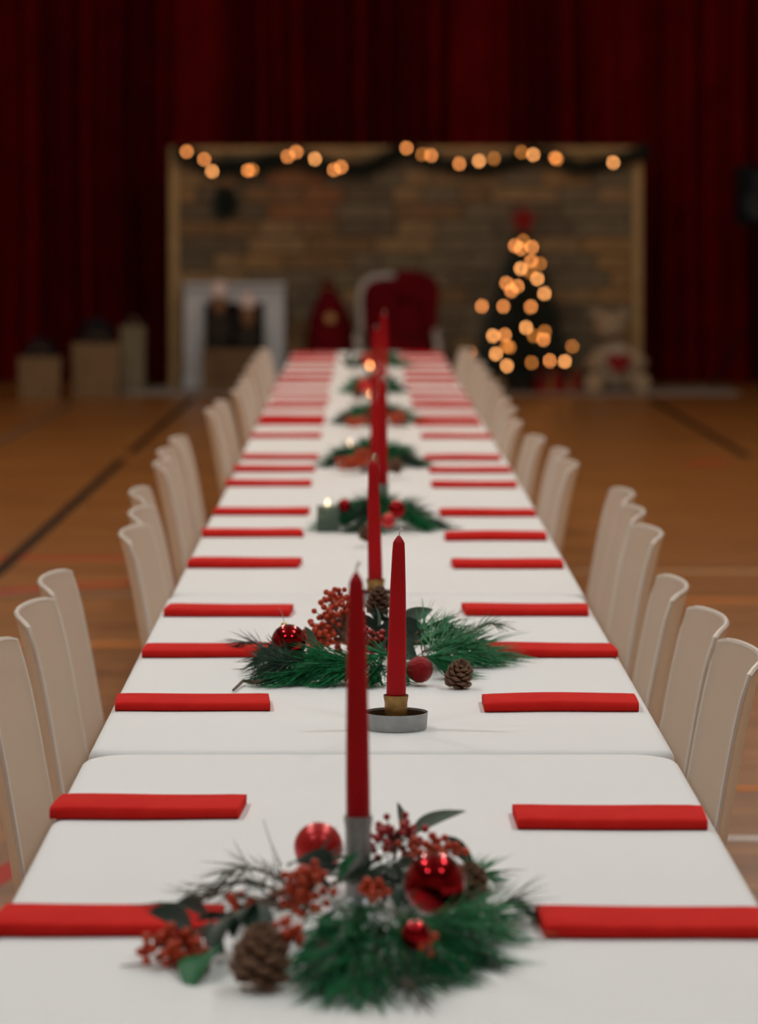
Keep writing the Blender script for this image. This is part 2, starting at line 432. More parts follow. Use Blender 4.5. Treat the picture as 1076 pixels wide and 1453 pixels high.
for i in range(NT):
    yc = 2.5 + TL * i + TL / 2; xc = TX + tx_j[i]
    which = ORD[NT - 1 - i]
    wl = which if which.endswith('from') else which + ' to'
    if which == 'nearest': wl = 'nearest to'
    t = empty('folding_table', (xc, yc, 0), label='rectangular table %s the red armchair, under a white cloth' % wl, cat='table')
    MB().rbox((0, 0, 0.722), (TW - 0.02, TL - 0.03, 0.03), 0.025).build('tabletop', M['tabletop'], t)
    for sy in (-1, 1):
        for sx in (-1, 1):
            MB().tube([(sx * 0.045, sy * 0.66, 0.708), (sx * 0.045, sy * 0.66, 0.03)], 0.0125, 8).build('leg', M['metal'], t)
        MB().tube([(-0.20, sy * 0.66, 0.016), (0.20, sy * 0.66, 0.016)], 0.016, 8).build('foot_bar', M['metal'], t)
    # cloth
    hx, hy = TW / 2, TL / 2 - 0.004
    rf, rn = 0.062, 0.035
    rnd = random.Random(40 + i)
    ol = cloth_outline(hx, hy, rf, rn)
    n = len(ol)
    rings = []
    ctr = Vector((0, 0))
    def inset(d):
        return cloth_outline(hx - d, hy - d, max(rf - d, 0.004), max(rn - d, 0.004))
    for d, z in ((0.05, 0.0), (0.016, 0.0), (0.009, -0.0015), (0.004, -0.005), (0.001, -0.011), (0.0, -0.02)):
        rings.append([(p.x, p.y, TZ + z) for p in inset(d)])
    phs = [rnd.uniform(0, 6.28) for _ in range(4)]
    for z in (-0.07, -0.13, -0.19, -0.225):
        ring = []
        for k, p in enumerate(ol):
            q = ol[(k + 1) % n] - ol[k - 1]; nn = Vector((q.y, -q.x)).normalized()
            s = 2 * PI * k / n
            amp = 0.010 * (abs(z) / 0.225)
            wv = amp * (0.5 + 0.5 * math.sin(14 * s + phs[0])) * (0.6 + 0.4 * math.sin(5 * s + phs[1]))
            if abs(nn.y) > 0.7: wv *= 0.15; wv -= 0.002
            ring.append((p.x + nn.x * wv, p.y + nn.y * wv, TZ + z))
        rings.append(ring)
    mb = MB(); mb.loft(rings, cap=False); mb.f.append(tuple(range(n)))
    # fine grid would be wasted on the flat top: keep it one face
    me = mb.mesh('tablecloth', M['cloth'])
    c = link('tablecloth', me, None, (xc, yc, 0))
    tag(c, 'plain white tablecloth on the table %s the red armchair' % wl, 'tablecloth')

# ------------------------------------------------------------------ napkins
def napkin_mesh(seed, L=0.21, Wd=0.105, T=0.0125):
    rnd = random.Random(seed)
    prof = []
    # rounded fold towards -y, three open layers towards +y
    for k in range(9):
        a = R(-90 - 180 * k / 8); prof.append((-Wd / 2 + T / 2 + T / 2 * math.cos(a), T / 2 + T / 2 * math.sin(a)))
    prof += [(-Wd * 0.25, T * 1.06), (0, T * 1.05), (Wd * 0.25, T * 0.98), (Wd / 2 - 0.004, T * 0.9),
             (Wd / 2, T * 0.84), (Wd / 2 - 0.001, T * 0.64), (Wd / 2 - 0.005, T * 0.58), (Wd / 2 + 0.002, T * 0.52), (Wd / 2 + 0.002, T * 0.34),
             (Wd / 2 - 0.005, T * 0.29), (Wd / 2 - 0.001, T * 0.24), (Wd / 2 - 0.002, 0.0)]
    N = 14; rings = []
    sk0, sk1 = rnd.uniform(-0.007, 0.007), rnd.uniform(-0.007, 0.007)
    b1, b2 = rnd.uniform(-0.002, 0.003), rnd.uniform(0, 6)
    h0, h1 = rnd.uniform(0.9, 1.12), rnd.uniform(0.9, 1.12)
    for i in range(N + 1):
        t = i / N; x = -L / 2 + L * t; ring = []
        e = 0.0
        if i in (0, N): e = 0.0012
        for y, z in prof:
            sk = (sk0 * (1 - t) + sk1 * t) * (y / Wd)
            zz = z * (h0 * (1 - t) + h1 * t) * (1 + 0.06 * math.sin(t * 5 + b2))
            zz = zz if z <= 0.0001 else max(0.0004, zz + (e * (0.5 - z / T)))
            yy = y + b1 * math.sin(t * 4 + b2) + 0.0015 * math.sin(7 * t + b2 * 2)
            ring.append((x + sk, yy, zz))
        rings.append(ring)
    return MB().loft(rings).mesh('napkin', M['napkin'])
NAPM = [napkin_mesh(s) for s in range(8)]
# (front edge depth on the left, on the right) from the photo's pixel rows
rows = [(1331, 1334), (1164, 1179), (1010, 1011), (934, 934), (876, 875), (807, 808), (763, 768), (732, 734), (691, 693), (670.5, 672), (653, 654.5),
        (622, 623), (603.5, 605), (596, 596), (581, 581), (571, 571), (559, 560), (546, 547), (537, 538), (528.5, 529), (518, 519), (511, 512), (504.5, 505)]
lx = [-0.2395, -0.2405, -0.233, -0.230, -0.2255, -0.226, -0.233, -0.228, -0.234, -0.232, -0.228]
rx = [0.272, 0.2735, 0.2695, 0.281, 0.2758, 0.277, 0.276, 0.279, 0.277, 0.281, 0.274]
rot_l = [0.0, 0.2, 0.0, 1.5, -1.0, -0.5, 2.0, -1.5, 0.5, 2.0, -1.0]
rot_r = [0.0, -1.2, 1.2, -0.3, 0.2, 0.0, 1.2, 0.5, -0.5, 1.0, -1.0]
rn = random.Random(11)
SIDE = {'l': 'fireplace', 'r': 'tree'}
ORDT = ['table nearest the armchair'] + ['%s table from armchair' % w_ for w_ in ('second', 'third', 'fourth', 'fifth', 'sixth', 'seventh')] + ['table farthest from armchair']
ORDI = ['first', 'second', 'third', 'fourth', 'fifth']
def table_of(d): return max(0, min(NT - 1, int((d - 2.5) / TL)))
NAPS = []
for k, (yl, yr) in enumerate(rows):
    for side, py in (('l', yl), ('r', yr)):
        d = F * (CZ - TZ) / (py - VY) + 0.0525
        if side == 'l':
            x = lx[k] if k < len(lx) else -0.232 + rn.uniform(-0.006, 0.006)
            rz = rot_l[k] if k < len(rot_l) else rn.uniform(-2, 2)
        else:
            x = rx[k] if k < len(rx) else 0.277 + rn.uniform(-0.006, 0.006)
            rz = rot_r[k] if k < len(rot_r) else rn.uniform(-2, 2)
        o = link('napkin', NAPM[(k * 2 + (side == 'r')) % 8], None, (x, d, TZ + 0.0004), (0, 0, R(rz)))
        if k == 0 and side == 'l': lab, g = 'folded red napkin with orange berries and dark leaves lying over its end', None
        elif k == 3 and side == 'l': lab, g = 'folded red napkin touched by the glossy bauble and grey pine needles', None
        elif k == 3 and side == 'r': lab, g = 'folded red napkin with green pine needle tips lying across its end', None
        else:
            lab, g = None, 'folded napkins on the tables'
            NAPS.append((side, table_of(d), d, o))
        tag(o, lab, 'napkin', g)
def rank_labels(lst, fmt):
    for side in ('l', 'r'):
        for tb_i in range(NT):
            grp = sorted([e for e in lst if e[0] == side and e[1] == tb_i], key=lambda e: -e[2])
            for q_, e in enumerate(grp):
                e[3]['label'] = fmt % (SIDE[side], ORDT[NT - 1 - tb_i], ORDI[q_])
rank_labels(NAPS, 'plain folded red napkin, %s side of %s, %s counting from armchair')

# ------------------------------------------------------------------ chairs
def make_chair():
    """faces +x, origin on the floor under the middle of the seat"""
    t = empty('dining_chair')
    W, SZ, TOPZ = 0.40, 0.45, 0.79
    # seat: dished slab
    N = 12; top = []; bot = []
    def seat_pt(u, v):
        x = -0.20 + 0.35 * u; y = (v - 0.5) * (W - 0.02 * u)
        dish = -0.014 * math.sin(PI * u) * math.sin(PI * v)
        drop = -0.02 * max(0, u - 0.85) / 0.15
        return x, y, SZ + dish + drop
    for zoff, lst in ((0.0, top), (-0.010, bot)):
        for i in range(N + 1):
            for j in range(N + 1):
                x, y, z = seat_pt(i / N, j / N); lst.append((x, y, z + zoff))
    mb = MB(); m1 = N + 1; fs = []
    for i in range(N):
        for j in range(N):
            a = i * m1 + j; fs.append((a, a + m1, a + m1 + 1, a + 1))
    k = len(top)
    fs2 = [tuple(reversed([q + k for q in f])) for f in fs]
    border = [j for j in range(m1)] + [i * m1 + N for i in range(1, m1)] + [N * m1 + j for j in range(N - 1, -1, -1)] + [i * m1 for i in range(N - 1, 0, -1)]
    rim = [(border[q], border[(q + 1) % len(border)], border[(q + 1) % len(border)] + k, border[q] + k) for q in range(len(border))]
    mb.add(top + bot, fs + fs2 + rim).build('seat', M['plastic'], t)
    # back: curved shell leaning outwards, rounded upper corners
    NU, NV = 16, 10
    def back_pt(u, v, th):
        z = SZ - 0.02 + (TOPZ - SZ + 0.02) * v
        ww = W / 2 * (1.0 - 0.06 * v)
        s = u * 2 - 1
        zc = z - (0.007 * v ** 8) * abs(s) ** 8
        x = -0.205 - 0.062 * v + 0.036 * s * s - 0.008 * v ** 6
        return (x - th, s * ww, zc)
    fr = [back_pt(i / NU, j / NV, 0) for j in range(NV + 1) for i in range(NU + 1)]
    bk = [back_pt(i / NU, j / NV, 0.007) for j in range(NV + 1) for i in range(NU + 1)]
    m1 = NU + 1; fs = []
    for j in range(NV):
        for i in range(NU):
            a = j * m1 + i; fs.append((a, a + 1, a + 1 + m1, a + m1))
    k = len(fr)
    fs2 = [tuple(reversed([q + k for q in f])) for f in fs]
    border = [i for i in range(m1)] + [j * m1 + NU for j in range(1, NV + 1)] + [NV * m1 + i for i in range(NU - 1, -1, -1)] + [j * m1 for j in range(NV - 1, 0, -1)]
    rim = [(border[(q + 1) % len(border)], border[q], border[q] + k, border[(q + 1) % len(border)] + k) for q in range(len(border))]
    b = MB().add(fr + bk, fs + fs2 + rim).build('backrest', M['plastic'], t)
    pr = [back_pt(0, j / NV, 0.0035) for j in range(1, NV)] + [back_pt(i / NU, 1, 0.0035) for i in range(NU + 1)] + [back_pt(1, j / NV, 0.0035) for j in range(NV - 1, 0, -1)]
    MB().tube(pr, 0.0042, 6).build('rim', M['plastic_rim'], b)
    for sx in (-1, 1):
        for sy in (-1, 1):
            x0 = -0.17 if sx < 0 else 0.12; y0 = sy * 0.165
            MB().tube([(x0, y0, SZ - 0.012), (x0 + sx * 0.015, y0 + sy * 0.012, 0.2), (x0 + sx * 0.025, y0 + sy * 0.02, 0.0)], [0.020, 0.017, 0.013], 8).build('leg', M['plastic'], t)
    return t
proto = make_chair()
CHS = []
def chair(x, y, rz, side, first=[True]):
    if first[0]: o = proto; first[0] = False
    else: o = copy_tree(proto)
    o.location = (x, y, 0); o.rotation_euler = (0, 0, rz)
    tag(o, None, 'chair', 'frosted chairs along the tables')
    CHS.append((side, table_of(y), y, o))
KC = F * (CZ - 0.79)
# outermost point of each backrest's top edge in the photo -> depth from the chair height, then the sideways place
cl = [(-34, 925), (28, 865), (60, 822), (174, 755), (186.5, 727), (187, 698), (220.5, 658), (226, 641), (243, 624), (293, 583), (306, 572), (330, 556), (338, 545), (343, 535), (350, 522), (357, 512), (363, 504), (369, 497)]
cr = [(1075, 927), (1026.5, 878), (971.5, 829), (936, 755), (911.5, 725), (897, 700), (818, 658.5), (804.5, 641), (771, 623), (739, 600), (731, 581), (722, 567), (712, 553), (704, 542), (695, 528), (687, 516), (676, 505), (667, 497)]
rc = random.Random(3)
for k in range(len(cl)):
    for side, (px, py) in ((-1, cl[k]), (1, cr[k])):
        d = KC / (py - VY)
        X = (px - VX) * d / F
        x = X - side * 0.276
        chair(x, d, (0 if side < 0 else PI) + R(rc.uniform(-2, 2)), 'l' if side < 0 else 'r')
for side in (-1, 1):      # the chairs at the table farthest from the armchair stand just beside the frame
    for d in (3.86, 3.27):
        chair(side * 0.275 + TX, d, (0 if side < 0 else PI), 'l' if side < 0 else 'r')
rank_labels(CHS, 'frosted plastic chair, %s side of %s, %s counting from armchair')

# ------------------------------------------------------------------ candles
def candle(base, h, lean, label, r=0.0128):
    t = empty('taper_candle', base, label=label, cat='candle')
    t.rotation_euler = (0, R(lean), 0)
    prof = [(r * 0.9, 0), (r, 0.003), (r * 0.99, h * 0.15), (r * 0.93, h * 0.4), (r * 0.8, h * 0.7), (r * 0.66, h * 0.9), (r * 0.60, h * 0.952), (r * 0.46, h * 0.968), (r * 0.2, h * 0.990), (0.0012, h * 0.994)]
    MB().lathe(prof, 24).build('wax', M['wax'], t)
    MB().tube([(0, 0, h * 0.985), (0.0008, 0, h + 0.004), (0.003, 0, h + 0.009), (0.0045, 0, h + 0.006)], 0.0013, 6).build('wick', M['wick'], t)
    return t
def tall_holder(loc, h, label):
    t = empty('candle_holder', loc, label=label, cat='candle holder')
    MB().lathe([(0.026, 0.0), (0.026, 0.003), (0.016, 0.006), (0.0125, 0.010)], 24).build('foot', M['zinc'], t)
    MB().lathe([(0.0122, 0.010), (0.0122, h * 0.5), (0.0128, h - 0.012), (0.0142, h - 0.003), (0.0142, h), (0.0125, h), (0.0120, h - 0.006), (0.002, h - 0.007)], 24).build('tube', M['zinc'], t)
def tray_holder(loc, label):
    t = empty('candle_holder', loc, label=label, cat='candle holder')
    tr = MB().lathe([(0.002, 0.0), (0.0395, 0.0), (0.0405, 0.002), (0.0418, 0.021), (0.0424, 0.0225), (0.0414, 0.0225), (0.0412, 0.020), (0.0398, 0.0028), (0.002, 0.0028)], 40).build('tray', M['zinc'], t)
    MB().lathe([(0.0396, 0.0030), (0.0408, 0.0195), (0.0400, 0.0200), (0.0386, 0.0042), (0.001, 0.0042), (0.001, 0.0030)], 40).build('tray_inside', M['tray_in'], tr)
    MB().lathe([(0.0165, 0.0045), (0.0170, 0.007), (0.0150, 0.010), (0.0150, 0.034), (0.0165, 0.042), (0.0165, 0.0445), (0.0140, 0.0445), (0.0138, 0.028), (0.002, 0.0275)], 28).build('cup', M['brass'], t)
def tall_candle(px, d, hc, where, hh=0.088, lean=0.0):
    x = (px - VX) * d / F
    tall_holder((x, d, TZ), hh, 'slim grey metal tube candle holder standing in %s' % where)
    candle((x, d, TZ + hh - 0.0065), hc, lean, 'red taper candle in a grey tube holder within %s' % where, 0.0118)
def tray_candle(px, d, hc, where, lean=0.0):
    x = (px - VX) * d / F
    tray_holder((x, d, TZ), 'zinc tray candle holder with brass cup %s' % where)
    candle((x, d, TZ + 0.0282), hc, lean, 'red taper candle in a brass-cup tray %s' % where)
W1 = 'the centrepiece farthest from the backdrop'
W2 = 'the centrepiece between two brass-cup candles'
W3 = 'the centrepiece with the square glass tealight'
W4 = 'the centrepiece fourth from the armchair'
W5 = 'the centrepiece third from the armchair'
W6 = 'the centrepiece second from the armchair'
W7 = 'the centrepiece nearest the armchair'
tall_candle(508.5, 3.34, 0.245, W1, lean=-0.5)
tray_candle(562, 4.495, 0.226, 'alone on bare cloth', 1.0)
tray_candle(533, 5.93, 0.224, 'just behind the top pinecone', -1.2)
tall_candle(543, 7.47, 0.235, W3)
tray_candle(532.5, 9.0, 0.228, 'by ' + W4, -0.6)
tall_candle(545, 12.3, 0.24, W6)
tray_candle(533.5, 12.72, 0.228, 'towards ' + W7)

# ------------------------------------------------------------------ greenery pieces
def needles_mesh(stem, n, L, rad, rnd, a0=14, a1=48, t0=0.08, zmin=TZ + 0.0012, droop=0.25, origin=Vector((0, 0, 0)), m=None, segs=2, tipbias=1.0):
    mb = MB(); P = len(stem) - 1
    for _ in range(n):
        t = t0 + (1 - t0) * rnd.random() ** tipbias
        k = min(int(t * P), P - 1); f = t * P - k
        p = stem[k].lerp(stem[k + 1], f)
        d = (stem[k + 1] - stem[k]).normalized()
        u = d.orthogonal().normalized(); v = d.cross(u)
        ph = rnd.uniform(0, 2 * PI)
        ang = R(rnd.uniform(a0, a1)) * (1.1 - 0.4 * t)
        dr = d * math.cos(ang) + (u * math.cos(ph) + v * math.sin(ph)) * math.sin(ang)
        ln = L * rnd.uniform(0.65, 1.1)
        bend = Vector((rnd.uniform(-.12, .12), rnd.uniform(-.12, .12), -droop * rnd.uniform(0.1, 1.0)))
        q = [p, p + dr * ln * 0.5 + bend * ln * 0.2, p + dr * ln + bend * ln * 0.75]
        for j in (1, 2):
            if q[j].z < zmin: q[j] = Vector((q[j].x, q[j].y, zmin + rnd.uniform(0, 0.004)))
        if q[0].z < zmin: q[0] = Vector((q[0].x, q[0].y, zmin))
        w1 = dr.orthogonal().normalized() * rad; w2 = dr.cross(w1.normalized()) * rad
        ring = lambda c, s: [c + (w1 * math.cos(x) + w2 * math.sin(x)) * s - origin for x in (0, 2.09, 4.19)]
        k0 = ring(q[0], 1); k1 = ring(q[1], 0.95)
        mb.add(k0 + k1 + [q[2] - origin], [(0, 1, 4, 3), (1, 2, 5, 4), (2, 0, 3, 5), (3, 4, 6), (4, 5, 6), (5, 3, 6)])
    return mb.mesh('needles', m, True)
def curve(a, b, lift, n=6, side=0.0):
    a = Vector(a); b = Vector(b); out = []
    dd = (b - a); s = Vector((-dd.y, dd.x, 0)) * side
    for i in range(n + 1):
        t = i / n
        out.append(a.lerp(b, t) + Vector((0, 0, lift * math.sin(PI * t))) + s * math.sin(PI * t))
    return out
def pine(a, b, n, L, rnd, label, group, m='green', lift=0.012, rad=0.00068, a1=48, side=0.0, t0=0.08, stem_r=0.0016):
    stem = curve(a, b, lift, side=side)
    for p in stem: p.z = max(p.z, TZ + 0.003)
    o = empty('pine_sprig', stem[0], label=label, cat='pine sprig', group=group)
    MB().tube([p - stem[0] for p in stem], [stem_r * (1.2 - 0.6 * i / (len(stem) - 1)) for i in range(len(stem))], 5).build('stem', M['twig'], o)
    nd = link('needles', needles_mesh(stem, n, L, rad, rnd, a1=a1, origin=stem[0], m=M[m], t0=t0), o)
    nd['kind'] = 'stuff'
    return o

BALLS = {}
def ball_mesh(r, m):
    k = (round(r, 4), m)
    if k not in BALLS: BALLS[k] = MB().ball((0, 0, 0), r, 10, 7).mesh('berry', M[m])
    return BALLS[k]
def berries(center, spread, n, r, rnd, label, m='berry', stem_from=None, group=None):
    c = Vector(center)
    base = Vector(stem_from) if stem_from is not None else Vector((c.x, c.y, max(TZ + 0.004, c.z - spread[2])))
    o = empty('berry_sprig', base, label=label, cat='berry sprig', group=group)
    st = MB(); me = ball_mesh(r, m); me2 = ball_mesh(r * 0.86, m); pts = []
    tries = 0
    while len(pts) < n and tries < n * 40:
        tries += 1
        p = Vector((rnd.gauss(0, 0.5), rnd.gauss(0, 0.5), rnd.gauss(0, 0.5)))
        if p.length > 1.1: continue
        q = c + Vector((p.x * spread[0], p.y * spread[1], p.z * spread[2]))
        if q.z < TZ + r * 1.1: q.z = TZ + r * 1.1
        if any((q - s).length < r * 1.7 for s in pts): continue
        pts.append(q)
    st.tube([Vector((0, 0, 0)), (c - base) * 0.55 + Vector((0, 0, 0.004)), c - base], [0.0018, 0.0015, 0.001], 5)
    for q in pts:
        mid = base.lerp(c, rnd.uniform(0.3, 0.95)) if (c - base).length > 0.012 else c
        st.tube([mid - base, q - base], [0.0008, 0.0006], 3)
        link('berry', me if rnd.random() < 0.6 else me2, o, q - base)
    st.build('stem', M['twig'], o)
    return o

def leaf_mesh(name, m, wid=0.42, bend=0.25, fold=0.18, point=0.8):
    """leaf along +x, unit length"""
    N, K = 10, 3; vs = []; th = 0.012
    for s in (1, -1):
        for i in range(N + 1):
            t = i / N
            hw = wid / 2 * (math.sin(PI * t ** point)) ** 0.75 if 0 < i < N else 0.008
            for j in range(-K, K + 1):
                y = hw * j / K
                z = bend * (t - t * t) * 1.2 - bend * 0.5 * t * t + fold * abs(y) + (0.0 if s > 0 else -th)
                vs.append((t, y, z))
    m1 = 2 * K + 1; k = (N + 1) * m1; fs = []
    for i in range(N):
        for j in range(2 * K):
            a = i * m1 + j; f = (a, a + m1, a + m1 + 1, a + 1); fs.append(f); fs.append(tuple(reversed([q + k for q in f])))
    for i in range(N):
        for j in (0, 2 * K):
            a = i * m1 + j; f = (a, a + m1, a + m1 + k, a + k); fs.append(f if j else tuple(reversed(f)))
    return MB().add(vs, fs).mesh(name, M[m])
LEAF = {m: leaf_mesh('leaf', m) for m in ('leaf', 'leaf_pale', 'leaf_vivid')}
LEAFN = {m: leaf_mesh('leaf', m, wid=0.26, bend=0.5) for m in ('leaf', 'leaf_pale')}
def leaf_sprig(stem, leaves, label, group=None, r=0.0013):
    """stem: world points; leaves: (base, tip, material, narrow, roll)"""
    stem = [Vector(p) for p in stem]
    o = empty('leaf_sprig', stem[0], label=label, cat='leaf sprig', group=group)
    MB().tube([p - stem[0] for p in stem], [r * (1.1 - 0.5 * i / max(1, len(stem) - 1)) for i in range(len(stem))], 5).build('stem', M['twig'], o)
    for b, tpt, m, narrow, roll in leaves:
        b = Vector(b); tpt = Vector(tpt); d = tpt - b; ln = d.length
        q = d.to_track_quat('X', 'Z')
        l = link('leaf', (LEAFN if narrow else LEAF)[m], o, b - stem[0])
        l.rotation_mode = 'QUATERNION'
        l.rotation_quaternion = q @ Euler((R(roll), 0, 0)).to_quaternion()
        l.scale = (ln, ln, ln)
    return o

def bauble(c, r, m, label, cap_dir=(0.1, 0.2, 1), hook=0.03, ribs=False):
    c = Vector(c)
    o = empty('bauble', c, label=label, cat='bauble')
    MB().ball((0, 0, 0), r, 32, 20).build('ball', M[m], o)
    d = Vector(cap_dir).normalized(); q = d.to_track_quat('Z', 'Y').to_matrix()
    cr = max(0.0035, r * 0.16)
    cp = MB().lathe([(cr, r * 0.965), (cr * 1.05, r * 1.10), (cr * 0.9, r * 1.16), (0.0005, r * 1.18)], 12, mat=q).build('cap', M['cap'], o)
    if hook:
        p0 = d * r * 1.16; u = d.orthogonal().normalized()
        MB().tube([p0, p0 + d * hook * 0.4 + u * hook * 0.12, p0 + d * hook * 0.8 + u * hook * 0.05, p0 + d * hook - u * hook * 0.1], 0.0005, 4).build('wire_hook', M['metal'], o)
    return o

def scale_mesh():
    """one pinecone scale along +x, unit length, thickened tip"""
    rows = [(0.0, 0.10, 0.03, 0.0), (0.45, 0.26, 0.05, 0.02), (0.78, 0.40, 0.10, 0.06), (0.95, 0.32, 0.12, 0.12), (1.05, 0.10, 0.06, 0.16)]
    rings = []
    for x, hw, th, z in rows:
        rings.append([(x, -hw, z - th * 0.4), (x + 0.02, 0, z - th), (x, hw, z - th * 0.4), (x, hw, z + th * 0.4), (x, 0, z + th), (x, -hw, z + th * 0.4)])
    return MB().loft(rings).mesh('scale', M['cone'], True)
SCALE = scale_mesh()
def pinecone(c, r, h, axis, label, n=64, split=True, seed=0):
    rnd = random.Random(seed)
    c = Vector(c)
    o = empty('pinecone', c, label=label, cat='pinecone')
    q = Vector(axis).normalized().to_track_quat('Z', 'Y')
    o.rotation_mode = 'QUATERNION'; o.rotation_quaternion = q
    MB().lathe([(0.002, -h * 0.46), (r * 0.35, -h * 0.40), (r * 0.52, -h * 0.1), (r * 0.40, h * 0.2), (r * 0.12, h * 0.45), (0.001, h * 0.47)], 12).build('core', M['cone_in'], o)
    joined = MB()
    for k in range(n):
        t = k / (n - 1)
        z = -h * 0.40 + h * 0.78 * t
        prof = math.sin(PI * (0.22 + 0.70 * t)) ** 0.55
        ln = r * (0.22 + 0.74 * prof) * rnd.uniform(0.93, 1.05)
        a = k * 2.39996
        tilt = R(-12 + 62 * t)
        mx = Matrix.Translation((0, 0, z - ln * math.sin(tilt) * 0.45)) @ Matrix.Rotation(a, 4, 'Z') @ Matrix.Rotation(-tilt, 4, 'Y')
        s = ln
        if split:
            l = link('scale', SCALE, o); l.matrix_local = mx @ Matrix.Diagonal((s, s * (0.80 + 0.1 * rnd.random()), s * 1.25, 1))
        else:
            joined.add([mx @ (v.co * s) for v in SCALE.vertices], [tuple(p.vertices) for p in SCALE.polygons])
    if not split:
        l = joined.build('scales', M['cone'], o); l['kind'] = 'stuff'
    return o

# ------------------------------------------------------------------ centrepiece farthest from the backdrop
A = lambda x, y, z: at(x, y, TZ + z)
rnd = random.Random(21)
G1 = 'green pine sprigs of the end centrepiece'
L1 = 'bushy green pine sprig fanning out in ' + W1
for (bx, by, tx, ty, n, z0, z1, L) in (
        (520, 1305, 462, 1390, 120, .030, .012, .085), (528, 1310, 492, 1405, 130, .030, .010, .085), (540, 1310, 530, 1405, 130, .032, .008, .085), (548, 1310, 585, 1390, 110, .03, .010, .08),
        (560, 1315, 625, 1380, 120, .028, .008, .08), (580, 1310, 672, 1350, 120, .026, .010, .08), (590, 1315, 650, 1372, 90, .02, .008, .08), (500, 1305, 440, 1360, 100, .03, .012, .07),
        (640, 1262, 700, 1240, 80, .020, .012, .06), (600, 1312, 690, 1322, 100, .022, .012, .07), (520, 1290, 500, 1330, 90, .040, .035, .06), (560, 1300, 590, 1335, 80, .034, .025, .06),
        (470, 1330, 440, 1375, 60, .022, .01, .06), (640, 1312, 715, 1298, 80, .022, .014, .07)):
    pine(at(bx, by, TZ + z0), at(tx, ty, TZ + z1), n, L, rnd, L1, G1, 'green', lift=0.008, rad=0.00078, a1=40)
pine(at(690, 1300, TZ + .015), at(752, 1292, TZ + .012), 46, 0.060, rnd, 'sparse grey-green pine sprig pointing at the napkin from ' + W1, None, 'green_dark', a1=34)
GD = 'dark pine sprigs of the end centrepiece'
LD = 'sparse dark grey pine sprig spreading from ' + W1
for (bx, by, tx, ty, n, z0, z1, m) in ((420, 1265, 318, 1238, 46, .03, .02, 'needle_dry'), (410, 1275, 300, 1262, 46, .03, .018, 'needle_dry'), (430, 1300, 340, 1300, 60, .025, .01, 'green_dark'), (470, 1330, 450, 1400, 50, .018, .006, 'needle_dry'),
        (600, 1325, 690, 1365, 50, .02, .006, 'green_dark'), (400, 1290, 250, 1282, 22, .03, .02, 'needle_dry'), (470, 1255, 560, 1262, 110, .022, .022, 'green_dark'), (540, 1235, 590, 1268, 90, .02, .02, 'green_dark'), (420, 1250, 500, 1240, 90, .02, .02, 'green_dark'), (560, 1400, 600, 1425, 20, .005, .004, 'needle_dry')):
    pine(at(bx, by, TZ + z0), at(tx, ty, TZ + z1), n, 0.062, rnd, LD, GD, m, a1=36)
bauble(at(452, 1202, TZ + .038), 0.0248, 'bauble_matte', 'satin red bauble tucked behind the dark leaf of ' + W1, (0.2, .8, .6), hook=0)
bauble(at(617, 1254, TZ + .050), 0.0292, 'bauble', 'large glossy red bauble resting against a pinecone in ' + W1, (-.2, 0.9, .5), hook=0.012)
bauble(at(590, 1327, TZ + .046), 0.0135, 'bauble', 'small shiny red bauble half buried in needles of ' + W1, (0, 0.8, .5), hook=0)
pinecone(at(371, 1360, TZ + .027), 0.0285, 0.054, (0.05, -0.15, 1), 'upright brown pinecone standing on the cloth beside ' + W1, 46, True, 1)
pinecone(at(664, 1262, TZ + .028), 0.0235, 0.050, (0.15, -0.25, 1), 'brown pinecone half hidden by the large glossy bauble', 42, True, 2)
berries(at(434, 1262, TZ + .050), (0.024, 0.022, 0.024), 48, 0.0046, rnd, 'orange berry cluster between the satin bauble and upright pinecone')
berries(at(247, 1345, TZ + .016), (0.030, 0.024, 0.018), 46, 0.0046, rnd, 'orange berry cluster lying at the napkin end beside the pinecone', stem_from=at(300, 1310, TZ + .02))
berries(at(410, 1325, TZ + .046), (0.014, 0.012, 0.012), 14, 0.0046, rnd, 'little orange berry tuft above the upright pinecone')
berries(at(560, 1188, TZ + .050), (0.030, 0.025, 0.022), 46, 0.0042, rnd, 'dark red berry cluster below the upright sage leaves', 'berry_deep')
berries(at(616, 1204, TZ + .050), (0.034, 0.018, 0.012), 30, 0.0044, rnd, 'orange berry cluster above the large glossy bauble')
berries(at(530, 1262, TZ + .040), (0.014, 0.012, 0.010), 14, 0.0046, rnd, 'small orange berry tuft beside the tube of the candle holder')
berries(at(352, 1282, TZ + .028), (0.034, 0.020, 0.012), 16, 0.0044, rnd, 'sparse orange berries along the brown leafy stem')
berries(at(608, 1340, TZ + .040), (0.012, 0.012, 0.008), 5, 0.0042, rnd, 'few orange berries beside the half-buried small bauble')
dd = 3.36
D = lambda x, y, d=dd: atd(x, y, d)
leaf_sprig([D(585, 1222, 3.5), D(585, 1190, 3.5), D(583, 1175, 3.5)],
           [(D(585, 1182, 3.5), D(650, 1146, 3.48), 'leaf_pale', True, 65), (D(574, 1182, 3.5), D(566, 1136, 3.5), 'leaf_pale', True, 80)],
           'upright sage leaf pair rising behind the candle holder')
leaf_sprig([D(600, 1240, 3.42), D(615, 1205, 3.42), D(630, 1190, 3.42)],
           [(D(628, 1188, 3.42), D(678, 1232, 3.42), 'leaf', False, 40), (D(605, 1212, 3.4), D(560, 1222, 3.38), 'leaf', False, 20), (D(590, 1228, 3.38), D(545, 1232, 3.34), 'leaf', False, 40), (D(570, 1245, 3.34), D(540, 1275, 3.3), 'leaf', False, 40), (D(580, 1250, 3.3), D(560, 1285, 3.26), 'leaf', False, 30), (D(600, 1230, 3.4), D(580, 1205, 3.42), 'leaf', False, 50)],
           'dark leaf sprig arching over the large glossy bauble')
